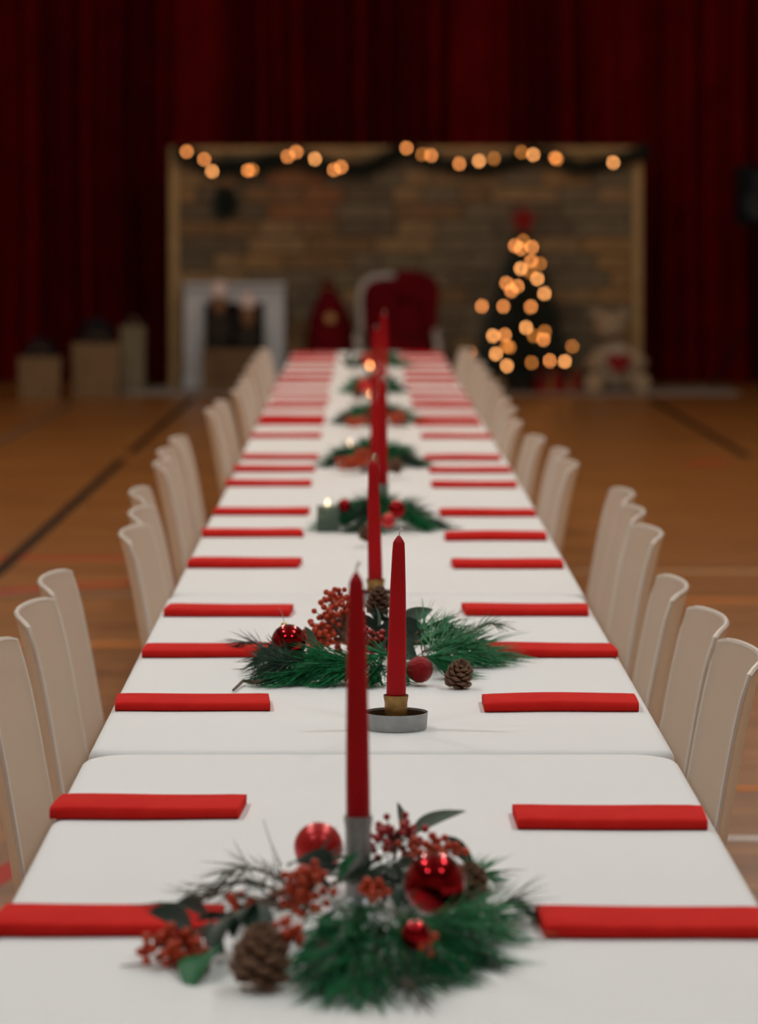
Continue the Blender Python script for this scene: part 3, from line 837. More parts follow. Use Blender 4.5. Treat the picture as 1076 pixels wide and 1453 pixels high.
leaf_sprig([D(470, 1275, 3.3), D(478, 1250, 3.3), D(482, 1240, 3.3)],
           [(D(482, 1256, 3.26), D(502, 1208, 3.24), 'leaf_vivid', False, 70), (D(470, 1228, 3.3), D(405, 1216, 3.24), 'leaf', False, 30), (D(455, 1245, 3.3), D(398, 1236, 3.28), 'leaf', False, 10), (D(465, 1280, 3.22), D(425, 1312, 3.2), 'leaf', False, 30), (D(450, 1290, 3.2), D(396, 1302, 3.18), 'leaf', False, 20), (D(470, 1262, 3.28), D(430, 1236, 3.28), 'leaf', False, 40), (D(475, 1290, 3.24), D(455, 1325, 3.2), 'leaf', False, 30)],
           'dark and bright green leaves in front of the satin bauble')
leaf_sprig([A(405, 1262, .05), A(340, 1295, .035), A(270, 1330, .022), A(228, 1362, .006)],
           [(A(300, 1312, .03), A(262, 1274, .042), 'leaf', False, 60), (A(275, 1325, .03), A(224, 1288, .040), 'leaf', False, 70), (A(290, 1320, .025), A(318, 1350, .012), 'leaf', False, 20), (A(330, 1300, .035), A(300, 1345, .02), 'leaf', False, 30), (A(360, 1285, .04), A(325, 1320, .03), 'leaf', False, 30), (A(345, 1292, .035), A(385, 1322, .03), 'leaf', False, 20), (A(305, 1350, .012), A(264, 1388, .008), 'leaf_vivid', False, 20), (A(330, 1305, .03), A(280, 1300, .03), 'leaf', False, 40)],
           'brown stem with dark rounded leaves lying over the napkin end', r=0.002)
leaf_sprig([A(300, 1295, .02), A(230, 1282, .022), A(185, 1286, .02)], [], 'bare thin brown twig sticking out towards the napkin', r=0.0009)
leaf_sprig([D(400, 1228, 3.4), D(384, 1195, 3.4), D(374, 1163, 3.4)], [], 'fine upright stalk beside the satin bauble', r=0.0006)
leaf_sprig([A(215, 1366, .004), A(190, 1369, .003), A(170, 1371, .002)], [], 'short pale twig end on the cloth by the orange berries', r=0.0011)

# ------------------------------------------------------------------ centrepiece between two brass-cup candles
rnd = random.Random(33)
G2 = 'green pine sprigs of the second centrepiece'
L2 = 'lush green pine sprig in ' + W2
for (bx, by, tx, ty, n, z0, z1, L) in (
        (520, 935, 440, 955, 170, .034, .016, .07), (500, 940, 408, 962, 170, .028, .012, .07), (530, 942, 470, 964, 150, .028, .010, .065), (545, 945, 530, 964, 130, .024, .010, .06),
        (570, 940, 570, 960, 140, .028, .010, .06), (600, 932, 640, 950, 150, .034, .014, .07), (590, 912, 655, 900, 170, .045, .036, .085), (610, 922, 680, 936, 150, .03, .012, .085),
        (600, 925, 672, 912, 170, .04, .026, .09), (560, 930, 500, 945, 140, .05, .026, .06), (640, 918, 700, 926, 90, .024, .014, .08), (590, 900, 630, 888, 110, .05, .05, .075), (480, 930, 430, 938, 120, .04, .028, .06)):
    pine(at(bx, by, TZ + z0), at(tx, ty, TZ + z1), n, L, rnd, L2, G2, 'green', lift=0.006, rad=0.0008, a1=44)
LD2 = 'dull grey-green pine sprig at the glossy bauble end of ' + W2
for (bx, by, tx, ty, n) in ((420, 938, 362, 940, 170), (430, 930, 368, 928, 140), (440, 945, 375, 960, 150), (420, 945, 370, 950, 120)):
    pine(at(bx, by, TZ + .026), at(tx, ty, TZ + .014), n, 0.042, rnd, LD2, 'grey-green sprigs of the second centrepiece', 'green_dark', rad=0.0008, a1=60)
pine(at(380, 922, TZ + .012), at(325, 922, TZ + .008), 36, 0.05, rnd, 'thin dry needle sprig reaching over the napkin by the glossy bauble', None, 'needle_dry', a1=30)
pine(at(660, 905, TZ + .03), at(715, 888, TZ + .035), 34, 0.05, rnd, 'wispy green needles pointing up towards the napkin in ' + W2, None, 'green', a1=32)
bauble(at(410, 911, TZ + .046), 0.0262, 'bauble', 'round glossy dark red bauble with wire hook resting on pine needles', (-0.3, 0.5, 1), hook=0.024)
bauble(at(596, 950, TZ + .0235), 0.0190, 'bauble_glitter', 'glittery red bauble next to the small pinecone on pine needles', (0, .8, .6), hook=0)
pinecone(at(652, 957, TZ + .0205), 0.0215, 0.044, (0.25, -0.60, 1), 'small open brown pinecone on the cloth beside the glittery bauble', 44, True, 5)
pinecone(at(537, 854, TZ + .082), 0.0205, 0.048, (0.1, -0.3, 1), 'dark pinecone perched on top of the berries and leaves', 44, True, 6)
berries(at(482, 882, TZ + .055), (0.042, 0.035, 0.042), 130, 0.0050, rnd, 'big upright cluster of orange-red berries in ' + W2, stem_from=at(500, 925, TZ + .02))
berries(at(452, 903, TZ + .038), (0.026, 0.02, 0.020), 36, 0.0048, rnd, 'loose orange berries beside the round glossy bauble')
berries(at(522, 908, TZ + .040), (0.026, 0.02, 0.020), 40, 0.0050, rnd, 'red berries low between candle and berry cluster', 'berry_deep')
berries(at(476, 848, TZ + .085), (0.018, 0.015, 0.018), 20, 0.0048, rnd, 'topmost spray of orange berries beside the perched pinecone')
d2 = 5.2
D2 = lambda x, y, d=d2: atd(x, y, d)
leaf_sprig([D2(560, 925, 5.15), D2(566, 895, 5.18), D2(572, 878, 5.2)],
           [(D2(566, 880, 5.2), D2(614, 864, 5.2), 'leaf_pale', False, 78), (D2(566, 886, 5.2), D2(602, 892, 5.15), 'leaf', False, 60), (D2(568, 902, 5.15), D2(606, 908, 5.08), 'leaf', False, 55), (D2(566, 895, 5.18), D2(540, 874, 5.2), 'leaf', False, 60), (D2(560, 915, 5.1), D2(586, 930, 5.02), 'leaf', False, 40), (D2(548, 900, 5.15), D2(516, 880, 5.15), 'leaf', False, 60), (D2(550, 890, 5.2), D2(530, 862, 5.22), 'leaf', False, 60), (D2(556, 885, 5.2), D2(566, 855, 5.22), 'leaf', False, 60), (D2(556, 905, 5.12), D2(536, 922, 5.05), 'leaf', False, 40), (D2(560, 900, 5.14), D2(578, 915, 5.06), 'leaf', False, 50)],
           'sage leaf sprig beside the taper candle in ' + W2, r=0.0018)
LU = 'short dark pine sprig rising under the perched pinecone'
for (bx, by, tx, ty, n) in ((545, 935, 535, 880, 110), (540, 930, 512, 893, 90), (556, 935, 572, 900, 110), (550, 930, 552, 885, 90)):
    pine(atd(bx, by, 5.18), atd(tx, ty, 5.20), n, 0.034, rnd, LU, 'dark sprigs under the perched pinecone', 'green_dark', rad=0.0008, a1=55, lift=0.0)
leaf_sprig([D2(540, 925, 5.16), D2(538, 900, 5.18), D2(536, 882, 5.2)],
           [(D2(537, 900, 5.14), D2(512, 868, 5.15), 'leaf', False, 60), (D2(537, 905, 5.12), D2(560, 876, 5.14), 'leaf', False, 65), (D2(538, 915, 5.12), D2(512, 905, 5.08), 'leaf', False, 50), (D2(536, 890, 5.14), D2(536, 858, 5.16), 'leaf_pale', False, 75)],
           'dark leaf sprig holding up the perched pinecone', r=0.0016)
leaf_sprig([D2(470, 935, 5.1), D2(450, 920, 5.1), D2(440, 905, 5.12)],
           [(D2(446, 915, 5.1), D2(434, 888, 5.1), 'leaf_pale', False, 70), (D2(450, 925, 5.08), D2(412, 934, 5.0), 'leaf', False, 20)],
           'small leaf sprig tucked between bauble and berries', r=0.0012)
leaf_sprig([A(395, 962, .010), A(362, 968, .008), A(345, 966, .006), A(331, 979, .004)], [], 'bare brown pine twig end lying on the white cloth', r=0.0032)

# ------------------------------------------------------------------ the farther centrepieces
def far_piece(where, cx, cy, hw, hd, seed, n, sprigs=9, rad=0.0011):
    rnd = random.Random(seed)
    c = at(cx, cy)
    def one(a, r0, r1, z0, z1, k):
        b = c + Vector((math.cos(a) * hw * r1, math.sin(a) * hd * r1, z1))
        s = c + Vector((math.cos(a) * hw * r0, math.sin(a) * hd * r0, z0))
        pine(s, b, n, 0.068, rnd, 'green pine sprig in ' + where, 'pine sprigs of ' + where, 'green' if (k * 7 + seed) % 3 else 'green_dark', rad=rad)
    for k in range(sprigs):
        one(2 * PI * k / sprigs + rnd.uniform(-.25, .25), 0.1, rnd.uniform(.6, .78), 0.035, 0.012, k)
    for k in range(5):
        one(PI * 2 * k / 5 + 0.4, -0.35, rnd.uniform(.2, .4), 0.03, 0.045, k)
far_piece(W3, 540, 750, 0.175, 0.15, 51, 130)
far_piece(W4, 530, 662, 0.19, 0.16, 52, 120, rad=0.0013)
far_piece(W5, 535, 602, 0.17, 0.16, 53, 110, 8, 0.0015)
far_piece(W6, 532, 557, 0.16, 0.16, 54, 100, 8, 0.0016)
far_piece(W7, 535, 520, 0.16, 0.18, 55, 90, 8, 0.0018)
rnd = random.Random(60)
# with the glass tealight
bauble(atd(489, 718, 7.3), 0.0150, 'bauble', 'small glossy red bauble behind the pine sprigs near the glass tealight', hook=0)
bauble(atd(563, 723, 7.25), 0.0195, 'bauble', 'glossy dark red bauble on top of needles beside the grey candle tube', hook=0)
bauble(atd(551, 739, 7.1), 0.0150, 'bauble_matte', 'satin red bauble at the foot of the grey candle tube', hook=0)
pinecone(atd(519, 757, 6.97), 0.016, 0.034, (0, -.4, 1), 'pinecone in the needles in front of the grey candle tube', 44, False, 9)
g = at(466, 754); t = empty('tealight_glass', (g.x, g.y, TZ), label='square grey-green frosted tealight glass standing at the edge of pine sprigs', cat='tealight glass')
gm = MB(); s = 0.0225
for dx, dy, sx, sy in ((0, -s, 2 * s, .004), (0, s, 2 * s, .004), (-s, 0, .004, 2 * s), (s, 0, .004, 2 * s)):
    gm.box((dx, dy, 0.027), (sx, sy, 0.054))
gm.build('pane', M['glass'], t, False)
MB().box((0, 0, 0.002), (2 * s - .004, 2 * s - .004, .004)).build('base', M['glass'], t, False)
def tealight(loc, fl, label, flame_r=0.006):
    t = empty('tealight', loc, label=label, cat='tealight')
    MB().lathe([(0.002, 0), (0.018, 0), (0.019, 0.014), (0.0182, 0.014), (0.0172, 0.010), (0.002, 0.010)], 20).build('cup', M['alu'], t)
    MB().lathe([(0.0005, 0.012), (flame_r, 0.018), (flame_r * 0.9, 0.024), (flame_r * .4, 0.031), (0.0003, 0.036)], 12).build('flame', M[fl], t)
g2 = atd(465, 716, 7.75)
tealight((g2.x, 7.72, TZ), 'flame', 'lit tealight behind the square grey-green tealight glass', 0.0042)
# fourth from armchair
berries(atd(495, 656, 8.95), (0.034, 0.03, 0.018), 30, 0.0062, rnd, 'orange berries in front of the tealight in ' + W4)
berries(atd(514, 650, 8.95), (0.022, 0.02, 0.022), 26, 0.0062, rnd, 'orange berries beside the brass-cup candle in ' + W4)
pinecone(atd(561, 661, 8.75), 0.021, 0.042, (0.2, -.3, 1), 'pinecone among the needles of ' + W4, 44, False, 10)
leaf_sprig([atd(515, 650, 9.4), atd(519, 635, 9.4), atd(521, 622, 9.4)], [(atd(519, 640, 9.4), atd(512, 618, 9.4), 'leaf', False, 70), (atd(521, 636, 9.4), atd(530, 614, 9.4), 'leaf', False, 70), (atd(518, 645, 9.4), atd(505, 628, 9.4), 'leaf', False, 60)], 'dark leaf sprig rising behind the berries in ' + W4)
p = atd(496, 634, 9.6); tealight((p.x, 9.75, TZ), 'flame', 'lit tealight behind the orange berries of ' + W4, 0.0048)
# third from armchair
berries(atd(505, 598, 10.7), (0.035, 0.03, 0.016), 22, 0.0068, rnd, 'orange berries on the fireplace side of ' + W5)
berries(atd(562, 592, 10.8), (0.030, 0.03, 0.022), 20, 0.0068, rnd, 'orange berries on the Christmas tree side of ' + W5)
pinecone(atd(520, 592, 10.85), 0.022, 0.045, (0, -.3, 1), 'dark pinecone in the middle of ' + W5, 40, False, 12)
# second from armchair
bauble(atd(517, 546, 12.55), 0.026, 'bauble_matte', 'red bauble beside the tealight in ' + W6, hook=0)
p = atd(528, 555, 12.55); tealight((p.x, 12.52, TZ), 'flame_orange', 'lit tealight in the middle of ' + W6, 0.0075)
pinecone(atd(508, 557, 12.6), 0.024, 0.045, (0, -.3, 1), 'dark pinecone in front of the red bauble in ' + W6, 40, False, 13)
bauble(atd(520, 509, 15.1), 0.026, 'bauble_matte', 'red bauble behind the tealight in ' + W7, hook=0)
bauble(atd(534, 530, 14.6), 0.022, 'bauble_matte', 'red bauble in front of the tealight in ' + W7, hook=0)
p = atd(525, 521, 14.9); tealight((p.x, 14.88, TZ), 'flame_orange', 'lit tealight in ' + W7, 0.006)
leaf_sprig([atd(498, 530, 15), atd(494, 515, 15), atd(492, 503, 15)], [(atd(495, 520, 15), atd(484, 506, 15), 'leaf', False, 60), (atd(494, 515, 15), atd(500, 498, 15), 'leaf', False, 60), (atd(498, 525, 15), atd(510, 510, 15), 'leaf', False, 50)], 'dark leaf sprig on the fireplace side of ' + W7)

# ------------------------------------------------------------------ backdrop wall
BD = 28.0
kx = BD / F
xl, xr = (240 - VX) * kx, (912 - VX) * kx
zt = CZ - (208 - VY) * kx
bt = empty('backdrop_wall', ((xl + xr) / 2, BD, 0), label='low brown stone-block backdrop wall with pale tan edges before the curtain', cat='backdrop')
ox = (xl + xr) / 2
MB().box((0, 0.07, zt / 2), (xr - xl, 0.06, zt)).build('board', M['mortar'], bt, False)
rb = random.Random(77)
ROWS = 14; rh = (zt - 0.05) / ROWS
brick_meshes = {}
wl = xr - xl - 0.16
for r_ in range(ROWS):
    x = -wl / 2; first = True
    z = rh * (r_ + 0.5)
    while x < wl / 2 - 0.01:
        bw = rb.choice((0.24, 0.32, 0.40, 0.48, 0.56))
        if first and r_ % 2: bw *= 0.6
        first = False
        if x + bw > wl / 2 - 0.12: bw = wl / 2 - x
        px = (x + bw / 2 + ox) / kx + VX; py = VY - (z - CZ) / kx
        if 418 < px < 478 and py < 400: mi = 5 if rb.random() < 0.75 else 2
        elif px < 400: mi = rb.choice((0, 0, 2, 3, 3, 4))
        elif px < 800: mi = rb.choice((1, 1, 4, 2, 1, 0))
        else: mi = rb.choice((0, 2, 3, 3, 1))
        key = (round(bw, 3), mi)
        if key not in brick_meshes:
            brick_meshes[key] = MB().rbox((0, 0, 0), (bw - 0.010, 0.05, rh - 0.010), 0.008).mesh('brick', BR[mi])
        link('brick', brick_meshes[key], bt, (x + bw / 2, 0.025 + rb.uniform(-0.008, 0.008), z))
        x += bw
for sx in (-1, 1):
    MB().rbox((sx * ((xr - xl) / 2 - 0.04), 0.02, zt / 2), (0.08, 0.06, zt), 0.01).build('edge_strip', M['edge'], bt)
MB().rbox((0, 0.02, zt - 0.025), (xr - xl - 0.16, 0.07, 0.05), 0.01).build('edge_strip', M['edge'], bt)

# floor mat in front of it
MB().rbox((0.47, 27.55, 0.006), (5.0, 1.15, 0.012), 0.005).build('floor_mat', M['mat'], None)
tag(bpy.data.objects['floor_mat'], 'long pale grey mat on the floor in front of the backdrop', 'mat')
MT = 0.0125

# garland with bulbs
gp = [(246, 212), (272, 222), (300, 238), (330, 236), (360, 236), (392, 224), (425, 222), (452, 232), (485, 240), (520, 238), (550, 222), (577, 212), (610, 224), (650, 236), (690, 238), (725, 226), (757, 215), (790, 224), (820, 236), (860, 230), (890, 222), (912, 214)]
GD_ = BD - 0.09
gpts = [atd(x, y, GD_) for x, y in gp]
gt = empty('light_garland', gpts[0], label='dark evergreen garland with warm bulbs draped along the backdrop top', cat='garland')
MB().tube([p - gpts[0] for p in gpts], 0.012, 5).build('cord', M['wire'], gt)
rg = random.Random(8)
dense = []
for a, b in zip(gpts[:-1], gpts[1:]): dense += [a.lerp(b, k / 3) for k in range(3)]
dense.append(gpts[-1])
nd = link('foliage', needles_mesh(dense, 5200, 0.12, 0.0035, rg, a0=20, a1=85, t0=0.0, zmin=0.1, origin=gpts[0], m=M['garland']), gt); nd['kind'] = 'stuff'
bulb_me = {k: MB().ball((0, 0, 0), 0.0125, 10, 7, (1, 1, 1.25)).mesh('bulb', M[k]) for k in ('bulb', 'bulb_bright', 'bulb_dim')}
gb = [(265, 215, 0), (290, 226, 0), (301, 243, 1), (352, 242, 0), (358, 241, 2), (408.5, 222, 0), (421, 215.5, 0), (447, 225.5, 1), (474, 241, 0), (484.5, 237, 0),
      (577, 210, 0), (599.5, 219, 2), (612, 220.5, 0), (652, 232.5, 0), (680, 228.5, 1), (701, 225, 2), (740.5, 216, 2), (757, 219.5, 1), (788, 224, 0), (791, 226, 2), (870.5, 230.5, 1)]
for x, y, k in gb:
    link('bulb', bulb_me[('bulb', 'bulb_bright', 'bulb_dim')[k]], gt, atd(x, y, GD_ - 0.13) - gpts[0])

# dark wreath hanging on the backdrop
c = atd(319, 286, BD - 0.05); wt = empty('wreath', c, label='small dark wreath hanging on the backdrop above the fireplace', cat='wreath')
ring = [Vector((0.05 * math.cos(2 * PI * k / 20), 0, 0.075 * math.sin(2 * PI * k / 20))) for k in range(21)]
MB().tube(ring, 0.025, 6, False).build('hoop', M['twig'], wt)
nd = link('foliage', needles_mesh([p + c for p in ring], 2200, 0.075, 0.0035, rg, a0=25, a1=90, t0=0, zmin=0.1, origin=c, m=M['garland']), wt); nd['kind'] = 'stuff'
MB().tube([(0, 0.0, 0.10), (0, 0.01, 0.16)], 0.006, 5).build('ribbon', M['toy_red'], wt)

# ------------------------------------------------------------------ Christmas tree
TD = 27.35
ktr = TD / F
tc = Vector(((742 - VX) * ktr, TD, MT))
ttop = CZ - (330 - VY) * ktr
tt = empty('christmas_tree', tc, label='dark artificial Christmas tree with warm bulbs and red star', cat='Christmas tree')
MB().tube([(0, 0, 0.0), (0, 0, 0.6), (0, 0, ttop - MT)], [0.03, 0.022, 0.006], 8).build('trunk', M['twig'], tt)
for k in range(3):
    a = 2 * PI * k / 3
    MB().tube([(0, 0, 0.06), (0.2 * math.cos(a), 0.2 * math.sin(a), 0.010)], 0.010, 6).build('foot', M['metal'], tt)
H = ttop - MT; zb = 0.14
def tree_r(z): return 0.03 + 0.39 * max(0.0, (H - z) / (H - zb)) ** 0.85
br = MB(); fo = MB(); rt = random.Random(4)
nlev = 17
for l in range(nlev):
    z = zb + (H - 0.05 - zb) * l / (nlev - 1)
    nb = max(5, int(17 * (1 - l / nlev)) + 4)
    for b in range(nb):
        a = 2 * PI * b / nb + l * 0.7 + rt.uniform(-.15, .15)
        rr = tree_r(z) * rt.uniform(0.85, 1.08)
        d = Vector((math.cos(a), math.sin(a), 0))
        stem = [Vector((0, 0, z)), d * rr * 0.5 + Vector((0, 0, z + 0.02)), d * rr + Vector((0, 0, z - 0.01))]
        br.tube(stem, [0.006, 0.004, 0.002], 4)
        me = needles_mesh(stem, int(50 + 150 * rr), 0.075, 0.0028, rt, a0=25, a1=70, t0=0.15, zmin=0.02)
        fo.add([v.co for v in me.vertices], [tuple(p.vertices) for p in me.polygons])
        bpy.data.meshes.remove(me)
br.build('branches', M['twig'], tt)['kind'] = 'stuff'
fo.build('foliage', M['tree'], tt)['kind'] = 'stuff'
tb = [(532, 470, 2), (497, 490, 0), (522, 503, 0), (568, 496, 0), (565, 553, 0), (602, 565, 2), (521, 585, 1), (558, 598, 2), (590, 627, 1), (462, 645, 0), (508, 657, 0), (482, 677, 0), (619, 688, 1), (361, 740, 0), (449, 741, 0), (563, 743, 0),
      (543, 828, 1), (621, 845, 2), (407, 862, 1), (456, 859, 0), (575, 862, 2), (615, 877, 0), (462, 905, 2), (475, 909, 2), (311, 928, 0), (419, 937, 1), (734, 906, 2), (566, 973, 2), (641, 965, 0), (703, 968, 1), (464, 986, 1)]
for x, y, k in tb:
    px, py = 560 + x / 2.908, 180 + y / 2.908
    z = CZ - (py - VY) * ktr
    rr = tree_r(z); dx = (px - 742) * ktr
    depth = math.sqrt(max(0.0, (rr * 1.12) ** 2 - dx * dx)) + 0.05
    p = atd(px, py, TD - depth)
    link('bulb', bulb_me[('bulb', 'bulb_bright', 'bulb_dim')[k]], tt, p - tc)
# star topper: five points, thick
sv = []
for s in (-1, 1):
    for k in range(10):
        rr = 0.125 if k % 2 == 0 else 0.062
        a = PI / 2 + k * PI / 5
        sv.append((rr * math.cos(a), s * 0.012, rr * math.sin(a)))
sv += [(0, -0.04, 0), (0, 0.04, 0)]
sf = []
for k in range(10):
    j = (k + 1) % 10
    sf += [(k, j, 20), (j + 10, k + 10, 21), (k, k + 10, j + 10, j)]
sc = atd(743, 311, TD) - tc
st = MB().add(sv, sf).build('star_topper', M['toy_red'], tt, False, loc=sc)
MB().tube([(0, 0, -0.06), (0, 0, -0.16)], 0.012, 6).build('socket', M['toy_red'], st)

# gifts under the tree
def gift(px0, px1, py0, d, dep, m, label, rz=0.0):
    k = d / F; wd = (px1 - px0) * k; x = ((px0 + px1) / 2 - VX) * k; h = CZ - (py0 - VY) * k - MT
    t = empty('gift_box', (x, d, MT), R(rz), label=label, cat='gift')
    MB().rbox((0, 0, h / 2), (wd, dep, h), 0.006).build('box', M[m], t)
    MB().box((0, 0, h / 2 + 0.002), (0.035, dep + 0.006, h + 0.002)).build('ribbon', M['gold'], t, False)
    b = MB()
    for s in (-1, 1):
        b.tube([(0, 0, h + 0.005), (s * 0.05, 0, h + 0.04), (s * 0.075, 0, h + 0.02), (s * 0.04, 0, h + 0.008), (0, 0, h + 0.005)], 0.008, 5)
    b.build('bow', M['gold'], t)
gift(757, 797, 524, 27.2, 0.18, 'toy_red', 'red gift box under the tree beside the teddy bear', 12)
gift(796, 824, 528, 27.35, 0.16, 'toy_red', 'wider red gift box leaning between tree and teddy bear', -8)
gift(690, 716, 538, 27.1, 0.12, 'kraft_pale', 'small pale gift box at the foot of the tree', 6)

# ------------------------------------------------------------------ teddy bear
d = 27.45; k = d / F
bx = (872 - VX) * k
tb_ = empty('teddy_bear', (bx, d, MT), label='beige plush teddy bear holding a red heart, sitting by the tree', cat='teddy bear')
Z = lambda py: CZ - (py - VY) * k - MT
body = MB().ball((0.01, 0.02, 0.20), 0.17, 20, 14, (1.0, 0.85, 1.15)).build('torso', M['bear_belly'], tb_)
hz = Z(463)
hd_ = MB().ball((-0.03, -0.02, hz), 0.125, 20, 14, (1.05, 0.95, 0.92)).build('head', M['bear'], tb_)
for s in (-1, 1):
    MB().ball((-0.03 + s * 0.105, 0.0, hz + 0.095), 0.045, 12, 8, (1, .5, 1)).build('ear', M['bear'], tb_)
    MB().ball((-0.03 + s * 0.042, -0.125, hz + 0.022), 0.012, 8, 6).build('eye', M['black'], hd_)
    MB().tube([(0.01 + s * 0.12, -0.02, 0.30), (0.01 + s * 0.20, -0.07, 0.22), (0.01 + s * 0.15, -0.16, 0.17)], [0.06, 0.06, 0.055], 10).build('arm', M['bear'], tb_)
    MB().tube([(0.01 + s * 0.10, -0.02, 0.085), (0.01 + s * 0.17, -0.16, 0.08), (0.01 + s * 0.19, -0.24, 0.078)], [0.075, 0.077, 0.076], 10).build('leg', M['bear'], tb_)
mz = MB().ball((-0.03, -0.125, hz - 0.03), 0.05, 12, 8, (1.1, .8, .85)).build('muzzle', M['bear_belly'], hd_)
MB().ball((-0.03, -0.166, hz - 0.012), 0.014, 8, 6, (1.3, .8, .8)).build('nose', M['black'], hd_)
hv = []
for s in (-1, 1):
    for q in range(24):
        a = 2 * PI * q / 24
        hv.append((0.0068 * 16 * math.sin(a) ** 3 * 0.9, s * 0.018, 0.0062 * (13 * math.cos(a) - 5 * math.cos(2 * a) - 2 * math.cos(3 * a) - math.cos(4 * a))))
MB().add([(x + 0.02, y - 0.185, z + 0.235) for x, y, z in hv], [tuple(range(24)), tuple(range(47, 23, -1))] + [(q, q + 24, (q + 1) % 24 + 24, (q + 1) % 24) for q in range(24)]).build('heart', M['toy_red'], tb_)

# ------------------------------------------------------------------ white fireplace surround
d = 27.75; k = d / F
fx0, fx1 = (262 - VX) * k, (404 - VX) * k; fz = CZ - (401 - VY) * k - MT
fw = fx1 - fx0
ft = empty('fireplace', ((fx0 + fx1) / 2, d, MT), label='white painted mock fireplace surround standing against the backdrop', cat='fireplace')
pw = 0.165
for s in (-1, 1):
    MB().rbox((s * (fw / 2 - pw / 2), 0, (fz - 0.15) / 2), (pw, 0.14, fz - 0.15), 0.008).build('pilaster', M['white_paint'], ft)
    MB().rbox((s * (fw / 2 - pw / 2), -0.012, 0.05), (pw + 0.02, 0.15, 0.10), 0.008).build('plinth', M['white_paint'], ft)
MB().rbox((0, 0, fz - 0.10), (fw, 0.14, 0.12), 0.008).build('frieze', M['white_paint'], ft)
MB().rbox((0, -0.02, fz - 0.02), (fw + 0.02, 0.20, 0.04), 0.008).build('mantel_shelf', M['white_paint'], ft)
MB().box((0, 0.06, (fz - 0.16) / 2), (fw - 2 * pw + 0.01, 0.02, fz - 0.16)).build('firebox', M['black'], ft, False)

# crate and two capped dolls in front of the fireplace
d = 27.3; k = d / F
cx = (334 - VX) * k; cw = 92 * k; ch = CZ - (494 - VY) * k - MT
ct = empty('wooden_crate', (cx, d, MT), label='brown slatted wooden crate in front of the white fireplace', cat='crate')
nS = 4
for q in range(nS):
    z = ch * (q + 0.5) / nS
    for s in (-1, 1):
        MB().rbox((0, s * 0.13, z), (cw, 0.015, ch / nS - 0.012), 0.004).build('slat', M['crate'], ct)
        MB().rbox((s * (cw / 2 - 0.008), 0, z), (0.015, 0.25, ch / nS - 0.012), 0.004).build('slat', M['crate'], ct)
for sx in (-1, 1):
    for sy in (-1, 1):
        MB().box((sx * (cw / 2 - 0.03), sy * 0.115, ch / 2), (0.03, 0.02, ch)).build('corner_post', M['crate'], ct, False)
MB().box((0, 0, ch - 0.012), (cw - 0.03, 0.24, 0.012)).build('lid', M['crate'], ct, False)
def doll(px, top, face0, face1, label):
    x = (px - VX) * k; z0 = MT + ch
    t = empty('capped_doll', (x, d, z0), label=label, cat='doll')
    zz = lambda py: CZ - (py - VY) * k - z0
    hz = (zz(face0) + zz(face1)) / 2; hr = (zz(face0) - zz(face1)) / 2
    MB().lathe([(0.005, 0.0), (0.09, 0.0), (0.098, 0.03), (0.092, zz(face1) * 0.6), (0.08, zz(face1) * 1.0), (0.03, zz(face1) + 0.02)], 18).build('body', M['doll_body'], t)
    h = MB().ball((0, -0.01, hz), 1.0, 16, 10, (0.062, 0.06, hr)).build('head', M['doll_face'], t)
    MB().ball((0, -0.072, hz + hr * 0.1), 0.014, 8, 6).build('nose', M['doll_face'], h)
    c0 = zz(face0) - hr * 0.35
    MB().lathe([(0.066, c0 - 0.01), (0.070, c0 + 0.01), (0.066, c0 + 0.03), (0.052, zz(top) - 0.02), (0.02, zz(top) - 0.002), (0.002, zz(top))], 16).build('knit_cap', M['cap_pink'], t)
    for s in (-1, 1):
        MB().tube([(s * 0.065, -0.01, zz(face1) * 0.85), (s * 0.084, -0.05, zz(face1) * 0.5), (s * 0.06, -0.11, zz(face1) * 0.28)], [0.030, 0.027, 0.025], 8).build('arm', M['doll_body'], t)
doll(311, 397, 412, 450, 'taller dark doll with pale knit cap sitting on the crate')
doll(352, 413, 427, 467, 'shorter dark doll with pinkish cap sitting on the crate')

# ------------------------------------------------------------------ red sack
d = 27.4; k = d / F
sxp = (470 - VX) * k
t = empty('gift_sack', (sxp, d, MT), label='bulging dark red gift sack with tied neck beside the armchair', cat='sack')
zz = lambda py: CZ - (py - VY) * k - MT
rings = []
for z, rx_, ry_, ox_ in ((0.0, 0.15, 0.12, 0), (0.03, 0.185, 0.15, 0), (zz(495), 0.19, 0.155, 0), (zz(468), 0.185, 0.15, 0.0), (zz(445), 0.15, 0.12, -0.012), (zz(425), 0.095, 0.08, -0.02), (zz(412), 0.05, 0.045, -0.025), (zz(408), 0.032, 0.03, -0.027), (zz(403), 0.05, 0.045, -0.028), (zz(396), 0.06, 0.05, -0.028)):
    rings.append([(ox_ + rx_ * math.cos(a) * (1 + 0.05 * math.sin(7 * a)), ry_ * math.sin(a) * (1 + 0.05 * math.cos(6 * a)), z) for a in [2 * PI * q / 28 for q in range(28)]])
MB().loft(rings).build('bag', M['red_velvet'], t)
zk = zz(408)
MB().tube([(-0.027 + 0.036 * math.cos(2 * PI * q / 12), 0.034 * math.sin(2 * PI * q / 12), zk) for q in range(13)], 0.009, 6, False).build('tie_cord', M['gold'], t)
em = []
for q in range(10):
    rr = 0.055 if q % 2 == 0 else 0.030
    em.append((rr * math.cos(PI / 2 + q * PI / 5), rr * math.sin(PI / 2 + q * PI / 5)))
ez = zz(451)
MB().add([(x - 0.005, -0.150 + 0.9 * max(0, z) * 0.45, ez + z) for x, z in em] + [(x - 0.005, -0.11 + 0.9 * max(0, z) * 0.45, ez + z) for x, z in em], [tuple(range(9, -1, -1)), tuple(range(10, 20))] + [(q, (q + 1) % 10, (q + 1) % 10 + 10, q + 10) for q in range(10)]).build('emblem', M['gold'], t, False)

